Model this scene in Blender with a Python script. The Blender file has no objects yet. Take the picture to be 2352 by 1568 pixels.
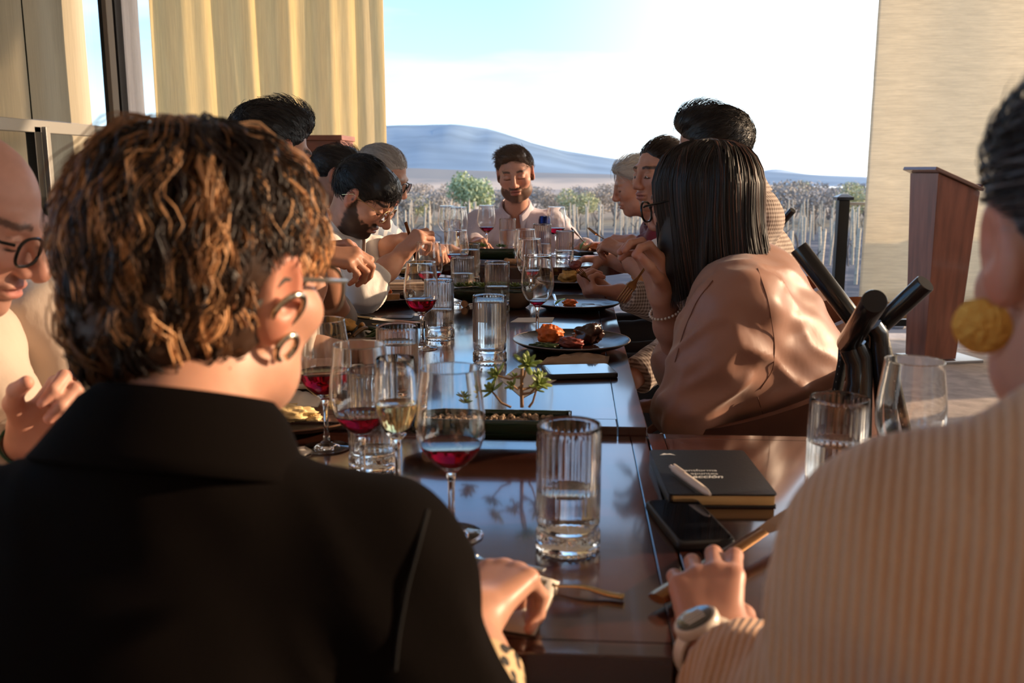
import bpy, bmesh, math, random
import numpy as np
from mathutils import Vector, Matrix, noise as mnoise
S = bpy.context.scene
COL = S.collection
PI = math.pi
rng = np.random.default_rng(7)
random.seed(7)
# ---------------------------------------------------------------- camera
FPX, W0, H0 = 2150.0, 2352, 1568
CAMZ, YAW, PITCH = 1.19, math.radians(3.8), math.radians(10.4)
cd = bpy.data.cameras.new('camera'); cam = bpy.data.objects.new('camera', cd); COL.objects.link(cam)
cd.sensor_width = 36; cd.lens = FPX / W0 * 36; cd.clip_start = .02; cd.clip_end = 20000
cam.location = (0, 0, CAMZ); cam.rotation_euler = (PI/2 - PITCH, 0, YAW)
cd.dof.use_dof = True; cd.dof.focus_distance = 2.5; cd.dof.aperture_fstop = 6.3
S.camera = cam
# ---------------------------------------------------------------- world, sun, exposure
SUN_AZ, SUN_EL = math.radians(74), math.radians(15)      # azimuth to the right of +Y
SUN_DIR = np.array([math.sin(SUN_AZ)*math.cos(SUN_EL), math.cos(SUN_AZ)*math.cos(SUN_EL), math.sin(SUN_EL)])
w = bpy.data.worlds.new('evening_sky'); S.world = w; w.use_nodes = True
nt = w.node_tree; nt.nodes.clear()
def wn(t, **k):
    n = nt.nodes.new(t)
    for a, b in k.items(): setattr(n, a, b)
    return n
tc = wn('ShaderNodeTexCoord'); sp = wn('ShaderNodeSeparateXYZ'); nt.links.new(tc.outputs['Generated'], sp.inputs[0])
rp = wn('ShaderNodeValToRGB'); nt.links.new(sp.outputs['Z'], rp.inputs[0])
el = rp.color_ramp.elements
el[0].position = 0.0; el[0].color = (.80, .87, .92, 1)
el[1].position = 1.0; el[1].color = (.08, .20, .48, 1)
for p, c in ((.04, (.62, .82, .94, 1)), (.12, (.36, .64, .86, 1)), (.25, (.22, .46, .82, 1)), (.55, (.12, .28, .62, 1))):
    e = el.new(p); e.color = c
dt = wn('ShaderNodeVectorMath', operation='DOT_PRODUCT'); nt.links.new(tc.outputs['Generated'], dt.inputs[0]); dt.inputs[1].default_value = tuple(SUN_DIR)
mr = wn('ShaderNodeMapRange'); mr.interpolation_type = 'SMOOTHSTEP'; nt.links.new(dt.outputs['Value'], mr.inputs['Value'])
mr.inputs['From Min'].default_value = .22; mr.inputs['From Max'].default_value = .85; mr.inputs['To Min'].default_value = 0; mr.inputs['To Max'].default_value = 1
cl = wn('ShaderNodeTexNoise'); mp = wn('ShaderNodeMapping'); mp.inputs['Scale'].default_value = (1.2, 1.2, 7)
nt.links.new(tc.outputs['Generated'], mp.inputs[0]); nt.links.new(mp.outputs[0], cl.inputs['Vector']); cl.inputs['Scale'].default_value = 2.2; cl.inputs['Detail'].default_value = 5
cr = wn('ShaderNodeMapRange'); nt.links.new(cl.outputs['Fac'], cr.inputs['Value']); cr.inputs['From Min'].default_value = .5; cr.inputs['From Max'].default_value = .75; cr.inputs['To Max'].default_value = .45
m0 = wn('ShaderNodeMix', data_type='RGBA'); nt.links.new(cr.outputs[0], m0.inputs[0]); nt.links.new(rp.outputs[0], m0.inputs[6]); m0.inputs[7].default_value = (.9, .93, .96, 1)
m1 = wn('ShaderNodeMix', data_type='RGBA'); nt.links.new(mr.outputs[0], m1.inputs[0]); nt.links.new(m0.outputs[2], m1.inputs[6]); m1.inputs[7].default_value = (1.45, 1.42, 1.36, 1)
bg = wn('ShaderNodeBackground'); nt.links.new(m1.outputs[2], bg.inputs[0]); bg.inputs[1].default_value = 1.0
wo = wn('ShaderNodeOutputWorld'); nt.links.new(bg.outputs[0], wo.inputs[0])
sl = bpy.data.lights.new('evening_sun', 'SUN'); sl.energy = 3.4; sl.angle = math.radians(.8); sl.color = (1, .72, .46)
so = bpy.data.objects.new('evening_sun', sl); COL.objects.link(so)
so.rotation_euler = Vector(SUN_DIR).to_track_quat('Z', 'Y').to_euler()
vs = S.view_settings; vs.view_transform = 'Standard'; vs.look = 'None'; vs.gamma = 1; vs.use_curve_mapping = False; vs.exposure = 1.05
cy = S.cycles
cy.max_bounces = 18; cy.transmission_bounces = 16; cy.transparent_max_bounces = 16; cy.glossy_bounces = 6; cy.diffuse_bounces = 4
cy.sample_clamp_indirect = 5
# ---------------------------------------------------------------- view helpers: pixel of the photograph -> point in the place
RX = cam.rotation_euler.to_matrix()
def ray(px, py):
    return RX @ Vector(((px - W0/2)/FPX, -(py - H0/2)/FPX, -1))
def at(px, py, Y):
    d = ray(px, py); t = Y/d.y
    return np.array([d.x*t, Y, CAMZ + d.z*t])
def on(px, py, z):
    d = ray(px, py); t = (z - CAMZ)/d.z
    return np.array([d.x*t, d.y*t, z])
ZA, ZB, ZC = .765, .75, .80                 # table heights: main, near, round far one
# ---------------------------------------------------------------- tagging
def tag(o, label=None, cat=None, group=None, kind=None):
    if label: o['label'] = label
    if cat: o['category'] = cat
    if group: o['group'] = group
    if kind: o['kind'] = kind
    return o
def empty(name, loc=(0, 0, 0), rz=0, label=None, cat=None, group=None):
    o = bpy.data.objects.new(name, None); COL.objects.link(o); o.location = loc; o.rotation_euler = (0, 0, rz)
    o.empty_display_size = .05
    return tag(o, label, cat, group)
def children(o): return [c for c in bpy.data.objects if c.parent == o]
def dup(o, loc=None, rz=None, label=None, parent=None):
    c = o.copy(); COL.objects.link(c); c.parent = parent
    if loc is not None: c.location = loc
    if rz is not None: c.rotation_euler = (0, 0, rz)
    if label: c['label'] = label
    for ch in children(o): dup(ch, parent=c)
    return c
# ---------------------------------------------------------------- materials
MATS = {}
def mat(name, color=(.5, .5, .5), rough=.5, metal=0, trans=0, ior=1.45, vcol=False, bump=None, coat=0, sheen=0, sss=0, spec=.5, var=None, emis=None):
    """var=(scale, amount, stretch) : noise variation of the base colour;  bump=(scale, strength, stretch)"""
    if name in MATS: return MATS[name]
    m = bpy.data.materials.new(name); m.use_nodes = True; MATS[name] = m
    t = m.node_tree; b = t.nodes['Principled BSDF']; L = t.links.new; N = t.nodes.new
    b.inputs['Base Color'].default_value = (*color, 1); b.inputs['Roughness'].default_value = rough; b.inputs['Metallic'].default_value = metal
    b.inputs['Transmission Weight'].default_value = trans; b.inputs['IOR'].default_value = ior; b.inputs['Coat Weight'].default_value = coat
    b.inputs['Coat Roughness'].default_value = .08
    b.inputs['Sheen Weight'].default_value = sheen; b.inputs['Specular IOR Level'].default_value = spec
    if sss:
        b.inputs['Subsurface Weight'].default_value = sss; b.inputs['Subsurface Radius'].default_value = (1, .3, .15); b.inputs['Subsurface Scale'].default_value = .008
    src = None
    if vcol:
        a = N('ShaderNodeVertexColor'); a.layer_name = 'Col'; src = a.outputs[0]
    tcn = N('ShaderNodeTexCoord')
    def nz(scale, stretch, detail=4):
        mpn = N('ShaderNodeMapping'); mpn.inputs['Scale'].default_value = stretch
        L(tcn.outputs['Object'], mpn.inputs[0]); n = N('ShaderNodeTexNoise'); n.inputs['Scale'].default_value = scale; n.inputs['Detail'].default_value = detail
        L(mpn.outputs[0], n.inputs['Vector']); return n
    if var:
        n = nz(var[0], var[2] if len(var) > 2 else (1, 1, 1))
        r = N('ShaderNodeMapRange'); L(n.outputs['Fac'], r.inputs['Value']); r.inputs['From Min'].default_value = .3; r.inputs['From Max'].default_value = .7
        r.inputs['To Min'].default_value = 1 - var[1]; r.inputs['To Max'].default_value = 1 + var[1]
        mx = N('ShaderNodeVectorMath'); mx.operation = 'MULTIPLY'
        if src: L(src, mx.inputs[0])
        else: mx.inputs[0].default_value = color
        L(r.outputs[0], mx.inputs[1]); src = mx.outputs[0]
    if src: L(src, b.inputs['Base Color'])
    if bump:
        n = nz(bump[0], bump[2] if len(bump) > 2 else (1, 1, 1)); bp = N('ShaderNodeBump'); bp.inputs['Strength'].default_value = bump[1]
        bp.inputs['Distance'].default_value = bump[3] if len(bump) > 3 else .002
        L(n.outputs['Fac'], bp.inputs['Height']); L(bp.outputs[0], b.inputs['Normal'])
    if emis: b.inputs['Emission Color'].default_value = (*emis[0], 1); b.inputs['Emission Strength'].default_value = emis[1]
    return m
def cloth_mat(name, color, kind=None, p=.01, color2=None, rough=.8, sheen=.3, spec=.3):
    """woven cloth; kind 'check' or 'stripe' prints a pattern along the cloth's own UV"""
    if name in MATS: return MATS[name]
    m = mat(name, color, rough, sheen=sheen, spec=spec, bump=(22, .55, (1, 1, .45), .007))
    if kind:
        t = m.node_tree; L = t.links.new; N = t.nodes.new; b = t.nodes['Principled BSDF']
        tcn = N('ShaderNodeTexCoord'); sx = N('ShaderNodeSeparateXYZ'); L(tcn.outputs['Object'], sx.inputs[0])
        def band(out, add=None):
            a = N('ShaderNodeMath'); a.operation = 'MULTIPLY'; a.inputs[1].default_value = 2*PI/p; L(out, a.inputs[0])
            s = N('ShaderNodeMath'); s.operation = 'SINE'; L(a.outputs[0], s.inputs[0])
            q = N('ShaderNodeMapRange'); L(s.outputs[0], q.inputs['Value']); q.inputs['From Min'].default_value = -.25 if kind == 'check' else .1; q.inputs['From Max'].default_value = .25 if kind == 'check' else .5
            return q.outputs[0]
        if kind == 'check':
            ad = N('ShaderNodeMath'); ad.operation = 'ADD'; L(sx.outputs['X'], ad.inputs[0]); L(sx.outputs['Y'], ad.inputs[1])
            u = band(ad.outputs[0]); v = band(sx.outputs['Z'])
            s = N('ShaderNodeMath'); s.operation = 'ADD'; L(u, s.inputs[0]); L(v, s.inputs[1])
            h = N('ShaderNodeMath'); h.operation = 'MULTIPLY'; h.inputs[1].default_value = .5; L(s.outputs[0], h.inputs[0]); f = h.outputs[0]
        else:
            f = band(sx.outputs['X'])
        mx = N('ShaderNodeMix'); mx.data_type = 'RGBA'; L(f, mx.inputs[0]); mx.inputs[6].default_value = (*color, 1); mx.inputs[7].default_value = (*color2, 1)
        L(mx.outputs[2], b.inputs['Base Color'])
    return m
# ---------------------------------------------------------------- mesh builder
class MB:
    def __init__(s): s.v = []; s.f = []; s.m = []; s.c = None
    def add(s, v, f, mi=0):
        o = len(s.v); s.v += [tuple(map(float, p)) for p in v]; s.f += [tuple(i + o for i in q) for q in f]; s.m += [mi]*len(f); return s
    def box(s, c, d, rz=0, R=None, mi=0, taper=1.0):
        x, y, z = d[0]/2, d[1]/2, d[2]/2
        P = np.array([(-x, -y, -z), (x, -y, -z), (x, y, -z), (-x, y, -z), (-x*taper, -y*taper, z), (x*taper, -y*taper, z), (x*taper, y*taper, z), (-x*taper, y*taper, z)])
        if R is None: R = np.array(Matrix.Rotation(rz, 3, 'Z'))
        P = P @ np.asarray(R).T + np.asarray(c)
        return s.add(P, [(0, 3, 2, 1), (4, 5, 6, 7), (0, 1, 5, 4), (1, 2, 6, 5), (2, 3, 7, 6), (3, 0, 4, 7)], mi)
    def rbox(s, c, d, r=.005, n=3, rz=0, R=None, mi=0):
        """box with rounded vertical corners and small chamfer top and bottom"""
        pts = []
        for sx, sy, a0 in ((1, 1, 0), (-1, 1, 90), (-1, -1, 180), (1, -1, 270)):
            for k in range(n + 1):
                a = math.radians(a0 + 90*k/n); pts.append((sx*(d[0]/2 - r) + r*math.cos(a), sy*(d[1]/2 - r) + r*math.sin(a)))
        pts = np.array(pts); h = d[2]/2; ch = min(r, h)*.4
        cent = pts*0; inner = pts*(1 - ch/np.maximum(np.linalg.norm(pts, axis=1), 1e-6))[:, None]
        rows = [(inner, -h), (pts, -h + ch), (pts, h - ch), (inner, h)]
        V = np.concatenate([np.c_[q, np.full(len(q), z)] for q, z in rows]); k = len(pts)
        if R is None: R = np.array(Matrix.Rotation(rz, 3, 'Z'))
        V = V @ np.asarray(R).T + np.asarray(c)
        F = [tuple(range(k))[::-1], tuple(range(3*k, 4*k))]
        for j in range(3):
            for i in range(k): F.append((j*k + i, j*k + (i+1) % k, (j+1)*k + (i+1) % k, (j+1)*k + i))
        return s.add(V, F, mi)
    def tube(s, pts, r, n=8, mi=0, caps=True, closed=False):
        P = np.array(pts, float); k = len(P); rr = np.full(k, r) if np.isscalar(r) else np.array(r, float)
        T = np.gradient(P, axis=0) if not closed else np.roll(P, -1, 0) - np.roll(P, 1, 0)
        T /= np.linalg.norm(T, axis=1)[:, None] + 1e-12
        up = np.array([0, 0, 1.]) if abs(T[0][2]) < .9 else np.array([1., 0, 0])
        V = []
        u = np.cross(T[0], up); u /= np.linalg.norm(u)
        for i in range(k):
            u = u - T[i]*np.dot(u, T[i]); u /= np.linalg.norm(u) + 1e-12; w_ = np.cross(T[i], u)
            a = np.arange(n)*2*PI/n
            V.append(P[i] + rr[i]*(np.cos(a)[:, None]*u + np.sin(a)[:, None]*w_))
        V = np.concatenate(V); F = []
        for j in range(k if closed else k - 1):
            j2 = (j+1) % k
            for i in range(n): F.append((j*n + i, j*n + (i+1) % n, j2*n + (i+1) % n, j2*n + i))
        if caps and not closed: F += [tuple(range(n))[::-1], tuple(range((k-1)*n, k*n))]
        return s.add(V, F, mi)
    def lathe(s, prof, n=24, c=(0, 0, 0), mi=0, rf=None, closed=False):
        V = []; a = np.arange(n)*2*PI/n
        for j, (r, z) in enumerate(prof):
            q = r*(rf(a, r, z, j) if rf else np.ones(n))
            V.append(np.c_[q*np.cos(a) + c[0], q*np.sin(a) + c[1], np.full(n, z + c[2])])
        V = np.concatenate(V); k = len(prof); F = []
        for j in range(k - 1):
            for i in range(n): F.append((j*n + i, j*n + (i+1) % n, (j+1)*n + (i+1) % n, (j+1)*n + i))
        if not closed:
            F += [tuple(range(n))[::-1], tuple(range((k-1)*n, k*n))]
        else:
            for i in range(n): F.append(((k-1)*n + i, (k-1)*n + (i+1) % n, (i+1) % n, i))
        return s.add(V, F, mi)
    def ball(s, c, r, R=None, nu=12, nv=8, mi=0, disp=None):
        r = np.array(r if not np.isscalar(r) else (r, r, r), float); V = [(0, 0, 1)]
        for j in range(1, nv):
            b = PI*j/nv
            for i in range(nu): a = 2*PI*i/nu; V.append((math.sin(b)*math.cos(a), math.sin(b)*math.sin(a), math.cos(b)))
        V.append((0, 0, -1)); V = np.array(V)
        if disp is not None: V = V*disp(V)[:, None]
        V = V*r
        if R is not None: V = V @ np.asarray(R).T
        V = V + np.asarray(c); F = []
        for i in range(nu): F.append((0, 1 + i, 1 + (i+1) % nu))
        for j in range(nv - 2):
            for i in range(nu): a, b = 1 + j*nu + i, 1 + j*nu + (i+1) % nu; F.append((a, a + nu, b + nu, b))
        e = len(V) - 1; o = 1 + (nv - 2)*nu
        for i in range(nu): F.append((e, o + (i+1) % nu, o + i))
        return s.add(V, F, mi)
    def grid(s, V, nu, nv, mi=0, cu=False):
        F = []
        for j in range(nv - 1):
            for i in range(nu if cu else nu - 1): F.append((j*nu + i, j*nu + (i+1) % nu, (j+1)*nu + (i+1) % nu, (j+1)*nu + i))
        return s.add(V, F, mi)
    def build(s, name, m, parent=None, smooth=True, soft=False, loc=None, bevel=None, solid=None, subd=0):
        me = bpy.data.meshes.new(name); me.from_pydata(s.v, [], s.f); 
        for q in (m if isinstance(m, (list, tuple)) else [m]): me.materials.append(q)
        if any(s.m): me.polygons.foreach_set('material_index', s.m)
        me.polygons.foreach_set('use_smooth', [smooth]*len(s.f)); me.update()
        if smooth and not soft: me.set_sharp_from_angle(angle=math.radians(42))
        o = bpy.data.objects.new(name, me); COL.objects.link(o)
        if parent: o.parent = parent
        if loc is not None: o.location = loc
        if solid: md = o.modifiers.new('solid', 'SOLIDIFY'); md.thickness = solid; md.offset = 0
        if bevel: md = o.modifiers.new('bevel', 'BEVEL'); md.width = bevel; md.segments = 2; md.limit_method = 'ANGLE'
        if subd: md = o.modifiers.new('sub', 'SUBSURF'); md.levels = subd; md.render_levels = subd
        return o
def np_mesh(name, V, F, m, parent=None, col=None, smooth=True):
    """fast mesh from arrays (F: quads or tris as an int array)"""
    me = bpy.data.meshes.new(name); n = F.shape[1]
    me.vertices.add(len(V)); me.vertices.foreach_set('co', np.asarray(V, np.float32).ravel())
    me.loops.add(F.size); me.loops.foreach_set('vertex_index', F.astype(np.int32).ravel())
    me.polygons.add(len(F)); me.polygons.foreach_set('loop_start', np.arange(len(F), dtype=np.int32)*n)
    me.polygons.foreach_set('use_smooth', np.full(len(F), smooth))
    for q in (m if isinstance(m, (list, tuple)) else [m]): me.materials.append(q)
    me.update(calc_edges=True); me.validate()
    if col is not None:
        a = me.color_attributes.new('Col', 'FLOAT_COLOR', 'POINT')
        a.data.foreach_set('color', np.c_[col, np.ones(len(col))].astype(np.float32).ravel())
    o = bpy.data.objects.new(name, me); COL.objects.link(o)
    if parent: o.parent = parent
    return o
# ---------------------------------------------------------------- signed distance modelling
def V3(*a): return np.array(a, np.float32)
def nrm(a): a = np.asarray(a, float); return a/(np.linalg.norm(a) + 1e-12)
def smin(a, b, k):
    h = np.clip(.5 + .5*(b - a)/k, 0, 1); return b*(1-h) + a*h - k*h*(1-h)
class cap:
    def __init__(s, a, b, ra, rb=None, k=.02, op=1): s.a, s.b, s.ra, s.rb, s.k, s.op = np.array(a, np.float32), np.array(b, np.float32), ra, ra if rb is None else rb, k, op
    def __call__(s, P):
        ba = s.b - s.a; l = float(ba @ ba) + 1e-12
        h = np.clip((P - s.a) @ ba/l, 0, 1)
        q = P - s.a - h[:, None]*ba
        return np.sqrt((q*q).sum(1)) - (s.ra + (s.rb - s.ra)*h)
    def bounds(s): r = max(s.ra, s.rb); return np.minimum(s.a, s.b) - r, np.maximum(s.a, s.b) + r
class ell:
    def __init__(s, c, r, R=None, k=.02, op=1): s.c, s.r, s.R, s.k, s.op = np.array(c, np.float32), np.array(r, np.float32), None if R is None else np.array(R, np.float32), k, op
    def __call__(s, P):
        q = P - s.c
        if s.R is not None: q = q @ s.R
        a = q/s.r; k0 = np.sqrt((a*a).sum(1)); b = a/s.r; k1 = np.sqrt((b*b).sum(1)) + 1e-9
        return np.where(k0 < 1e-4, -s.r.min(), k0*(k0 - 1)/k1)
    def bounds(s): r = float(s.r.max()); return s.c - r, s.c + r
class plane:            # keeps the side where (p-c).n < 0
    def __init__(s, c, n, k=.004): s.c, s.n, s.k, s.op = np.array(c, np.float32), np.array(nrm(n), np.float32), k, 0
    def __call__(s, P): return (P - s.c) @ s.n
    def bounds(s): return None
class wplane(plane):   # the same with an uneven edge
    def __call__(s, P): return (P - s.c) @ s.n + (.0075*fbm(P*np.array([38, 38, 38]), 31, 2)).astype(np.float32)
class grp:              # union of prims intersected with planes, as one prim
    def __init__(s, prims, k=.02, op=1): s.p, s.k, s.op = prims, k, op
    def __call__(s, P): return sdf(s.p, P)
    def bounds(s):
        B = [p.bounds() for p in s.p if p.op == 1]; return np.min([b[0] for b in B], 0), np.max([b[1] for b in B], 0)
def sdf(prims, P):
    d = None
    for p in prims:
        e = p(P)
        if d is None: d = e
        elif p.op == 1: d = smin(d, e, p.k)
        elif p.op == -1: d = -smin(-d, e, p.k)
        else: d = -smin(-d, -e, p.k)
    return d
CORN = np.array([(0, 0, 0), (1, 0, 0), (0, 1, 0), (1, 1, 0), (0, 0, 1), (1, 0, 1), (0, 1, 1), (1, 1, 1)])
EDG = [(0, 1), (2, 3), (4, 5), (6, 7), (0, 2), (1, 3), (4, 6), (5, 7), (0, 4), (1, 5), (2, 6), (3, 7)]
def surface(fn, lo, hi, h):
    """surface nets over [lo,hi] with cell h; evaluates the fine grid only near the surface"""
    lo = np.array(lo, np.float32); B = 6
    n = (np.ceil((np.array(hi) - lo)/(h*B)).astype(int) + 1)
    gc = np.stack(np.meshgrid(*[np.arange(k) for k in n], indexing='ij'), -1).reshape(-1, 3)
    dc = fn((lo + (gc + .5)*h*B).astype(np.float32))
    act = np.abs(dc) < h*B*1.15
    V = np.where(dc < 0, -1, 1).astype(np.float32).reshape(*n)
    V = np.repeat(np.repeat(np.repeat(V, B, 0), B, 1), B, 2)
    off = np.stack(np.meshgrid(*[np.arange(B)]*3, indexing='ij'), -1).reshape(-1, 3)
    idx = (gc[act][:, None]*B + off[None]).reshape(-1, 3)
    for s in range(0, len(idx), 400000):
        q = idx[s:s+400000]; V[q[:, 0], q[:, 1], q[:, 2]] = fn((lo + q*h).astype(np.float32))
    sgn = V < 0; nx, ny, nz = V.shape
    cnt = sum(sgn[c[0]:nx-1+c[0], c[1]:ny-1+c[1], c[2]:nz-1+c[2]].astype(np.int8) for c in CORN)
    cells = np.argwhere((cnt > 0) & (cnt < 8)); ids = -np.ones((nx, ny, nz), np.int32); ids[cells[:, 0], cells[:, 1], cells[:, 2]] = np.arange(len(cells))
    vals = np.stack([V[cells[:, 0]+c[0], cells[:, 1]+c[1], cells[:, 2]+c[2]] for c in CORN], 1)
    acc = np.zeros((len(cells), 3)); num = np.zeros(len(cells))
    for a, b in EDG:
        va, vb = vals[:, a], vals[:, b]; m = (va < 0) != (vb < 0)
        t = np.where(m, va/np.where(m, va - vb, 1), 0)
        acc += np.where(m[:, None], CORN[a] + t[:, None]*(CORN[b] - CORN[a]), 0); num += m
    pts = lo + (cells + acc/np.maximum(num, 1)[:, None])*h
    F = []
    for ax in range(3):
        u, v = [(1, 2), (2, 0), (0, 1)][ax]
        s0 = [slice(None)]*3; s1 = [slice(None)]*3; s0[ax] = slice(0, -1); s1[ax] = slice(1, None)
        e = np.argwhere(sgn[tuple(s0)] != sgn[tuple(s1)])
        e = e[(e[:, u] > 0) & (e[:, v] > 0)]
        if not len(e): continue
        inn = sgn[e[:, 0], e[:, 1], e[:, 2]]
        def g(du, dv):
            q = e.copy(); q[:, u] -= du; q[:, v] -= dv; return ids[q[:, 0], q[:, 1], q[:, 2]]
        Q = np.stack([g(1, 1), g(0, 1), g(0, 0), g(1, 0)], 1)
        Q[~inn] = Q[~inn][:, ::-1]
        F.append(Q[(Q >= 0).all(1)])
    return pts.astype(np.float32), np.concatenate(F)
def grad(fn, P, e=.0015):
    G = np.stack([fn(P + V3(*(e*np.eye(3)[i]))) - fn(P - V3(*(e*np.eye(3)[i]))) for i in range(3)], 1)
    return G/(np.linalg.norm(G, axis=1)[:, None] + 1e-9)
def mk(prims, h, pad=.02, lo=None, hi=None):
    """mesh a list of prims"""
    B = [p.bounds() for p in prims if p.op == 1]
    l = np.min([b[0] for b in B], 0) - pad; u = np.max([b[1] for b in B], 0) + pad
    if lo is not None: l = np.maximum(l, lo); u = np.minimum(u, hi)
    fn = lambda P: sdf(prims, P)
    V, F = surface(fn, l, u, h)
    d = fn(V); V = V - (grad(fn, V)*np.clip(d, -h, h)[:, None]).astype(np.float32)
    return V, F, fn
def vnoise(P, seed=0):
    """cheap smooth 3-D value noise in [-1,1]"""
    P = np.asarray(P, float); i = np.floor(P).astype(np.int64); f = P - i; f = f*f*(3 - 2*f); out = 0
    for c in CORN:
        q = i + c; hsh = (q[:, 0]*374761393 + q[:, 1]*668265263 + q[:, 2]*2147483647 + seed*1274126177) & 0x7fffffff
        hsh = ((hsh ^ (hsh >> 13))*1274126177) & 0x7fffffff; hsh = (hsh ^ (hsh >> 16)) & 0xffff
        wgt = np.prod(np.where(c == 1, f, 1 - f), 1); out = out + wgt*(hsh/32767.5 - 1)
    return out
def fbm(P, seed=0, o=3): return sum(vnoise(np.asarray(P)*2**k + 17*k, seed)*.5**k for k in range(o))
def smoothstep(a, b, x): t = np.clip((x - a)/(b - a), 0, 1); return t*t*(3 - 2*t)
# ================================================================ people
class loc:              # prims modelled in a turned, scaled frame
    def __init__(s, prims, c, M, sc=1.0, k=.02, op=1): s.p, s.c, s.M, s.s, s.k, s.op = prims, np.array(c, np.float32), np.array(M, np.float32), sc, k, op
    def __call__(s, P): return sdf(s.p, ((P - s.c) @ s.M)/s.s)*s.s
    def bounds(s):
        B = [p.bounds() for p in s.p if p.op == 1]; r = float(np.max(np.abs([b for b in B])))*s.s*1.15; return s.c - r, s.c + r
def frame(yaw, pitch, roll=0):
    """columns: right, forward, up.  yaw clockwise from +Y seen from above, pitch up positive"""
    y, p, r = map(math.radians, (yaw, pitch, roll))
    f = np.array([math.sin(y)*math.cos(p), math.cos(y)*math.cos(p), math.sin(p)]); r0 = np.array([math.cos(y), -math.sin(y), 0.]); u0 = np.cross(r0, f)
    rr = r0*math.cos(r) - u0*math.sin(r); uu = np.cross(rr, f)
    return np.stack([rr, f, uu], 1)
def head_prims(nose=1.0, jaw=1.0, fem=0, ear=1.0):
    p = [ell((0, -.014, .034), (.075, .096, .084), k=.02), ell((0, .022, -.038), (.060*jaw, .066, .078), k=.035),
         cap((-.03*jaw, .035, -.082), (.03*jaw, .035, -.082), .026, k=.03), cap((0, .066, -.097), (0, .07, -.093), .017 - .003*fem, k=.022)]
    for x in (-1, 1):
        p += [ell((x*.044, .056, -.018), (.024, .026, .022), k=.024), ell((x*.05*jaw, .01, -.068), (.018, .03, .02), k=.03)]
    p += [cap((-.036, .079, .027), (.036, .079, .027), .011 - .002*fem, k=.018)]
    for x in (-1, 1): p.append(ell((x*.031, .1, .006), (.019, .018, .0125), k=.014, op=-1))
    for x in (-1, 1): p.append(ell((x*.031, .0765, .0045), (.0155, .0135, .0125), k=.004))      # closed-down lids over the eyes
    p += [cap((0, .088, .018), (0, .108*nose + .002, -.026), .0075, .0095, k=.012), cap((0, .104*nose, -.031), (0, .106*nose, -.029), .0115, k=.008)]
    for x in (-1, 1): p += [ell((x*.0125, .097, -.033), (.0085, .011, .0085), k=.007), ell((x*.007, .103, -.042), (.0042, .006, .004), k=.004, op=-1)]
    p += [ell((0, .086, -.0555), (.026, .012, .0075), k=.008), ell((0, .085, -.0685), (.022, .0125, .0075), k=.008)]
    p += [cap((-.023, .093, -.0615), (.023, .093, -.0615), .0022, k=.004, op=-1)]
    for x in (-1, 1):
        Re = np.array(Matrix.Rotation(math.radians(-14*x), 3, 'Z') @ Matrix.Rotation(math.radians(-10), 3, 'X'))
        p += [grp([ell((x*(.077 + .010*(ear - 1)), -.008, .002), (.010*ear**2, .019*ear, .032*ear), Re), ell((x*.075, -.004, -.024*ear), (.008, .011, .012), Re, k=.01),
                   ell((x*(.089 + .012*(ear - 1)), -.004, .006), (.008, .0115*ear, .019*ear), Re, k=.006, op=-1)], k=.006)]
    return p
def face_colour(Q, skin, hair, beard, brow, blush=.35, lip=(.42, .12, .10), eyes=True):
    """paint lips, brows, lashes, stubble and beard from head-frame coordinates"""
    C = np.tile(np.array(skin), (len(Q), 1)); x, y, z = np.abs(Q[:, 0]), Q[:, 1], Q[:, 2]
    def mixc(m, c, C): return C*(1 - m[:, None]) + np.array(c)*m[:, None]
    front = smoothstep(.03, .06, y)
    red = np.array(skin)*np.array([1.06, .72, .66])
    m = np.exp(-((x - .04)**2/.00045 + (z + .022)**2/.0005))*front*blush + np.exp(-(x**2/.00025 + (z + .03)**2/.0003 + (y - .108)**2/.0006))*blush*1.2
    m = m + smoothstep(.072, .084, x)*smoothstep(-.035, -.01, y)*(y < .03)*.7
    C = mixc(np.clip(m, 0, 1), red, C)
    C = C*(1 + .06*fbm(Q*90, 3))[:, None]
    if beard > 0:
        n = fbm(Q*70, 5)*.012
        line = np.interp(y, [-.02, .012, .03, .06, .085], [.0, .0, -.028, -.045, -.047]) + n
        bm = smoothstep(.004, -.01, z - line)*smoothstep(-.006, .008, y + n*.5)*smoothstep(-.15, -.12, z)
        mus = smoothstep(.034, .022, x)*smoothstep(-.037, -.041, z)*(y > .06)
        lipm = smoothstep(.027, .020, x)*smoothstep(.015, .009, np.abs(z + .0635))*(y > .075)
        bm = np.clip(np.maximum(bm, mus)*(1 - .9*lipm), 0, 1)*beard
        C = mixc(bm, hair, C)
    lm = smoothstep(.027, .02, x + np.abs(z + .062)*1.0)*smoothstep(.016, .010, np.abs(z + .0625))*smoothstep(.072, .082, y)
    C = mixc(lm*.75, lip, C)
    C = mixc(smoothstep(.0022, .0008, np.abs(z + .0617))*smoothstep(.025, .02, x)*(y > .075)*.8, np.array(lip)*.25, C)
    bz = .0315 - .16*np.abs(x - .03) + (x - .03)*.06
    C = mixc(smoothstep(.006, .003, np.abs(z - bz))*smoothstep(.012, .017, x)*smoothstep(.056, .048, x)*(y > .04)*brow, hair, C)
    if eyes:   # lash line of lowered lids and the shade of the crease
        lz = -.004 + .055*np.abs(x - .031)
        C = mixc(smoothstep(.0028, .0012, np.abs(z - lz))*smoothstep(.013, .016, x)*smoothstep(.049, .045, x)*(y > .06), (.02, .012, .01), C)
        C = mixc(smoothstep(.0018, .0006, np.abs(z - .013))*smoothstep(.015, .02, x)*smoothstep(.048, .044, x)*(y > .05)*.5, np.array(skin)*.35, C)
    return np.clip(C, 0, 1)
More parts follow.
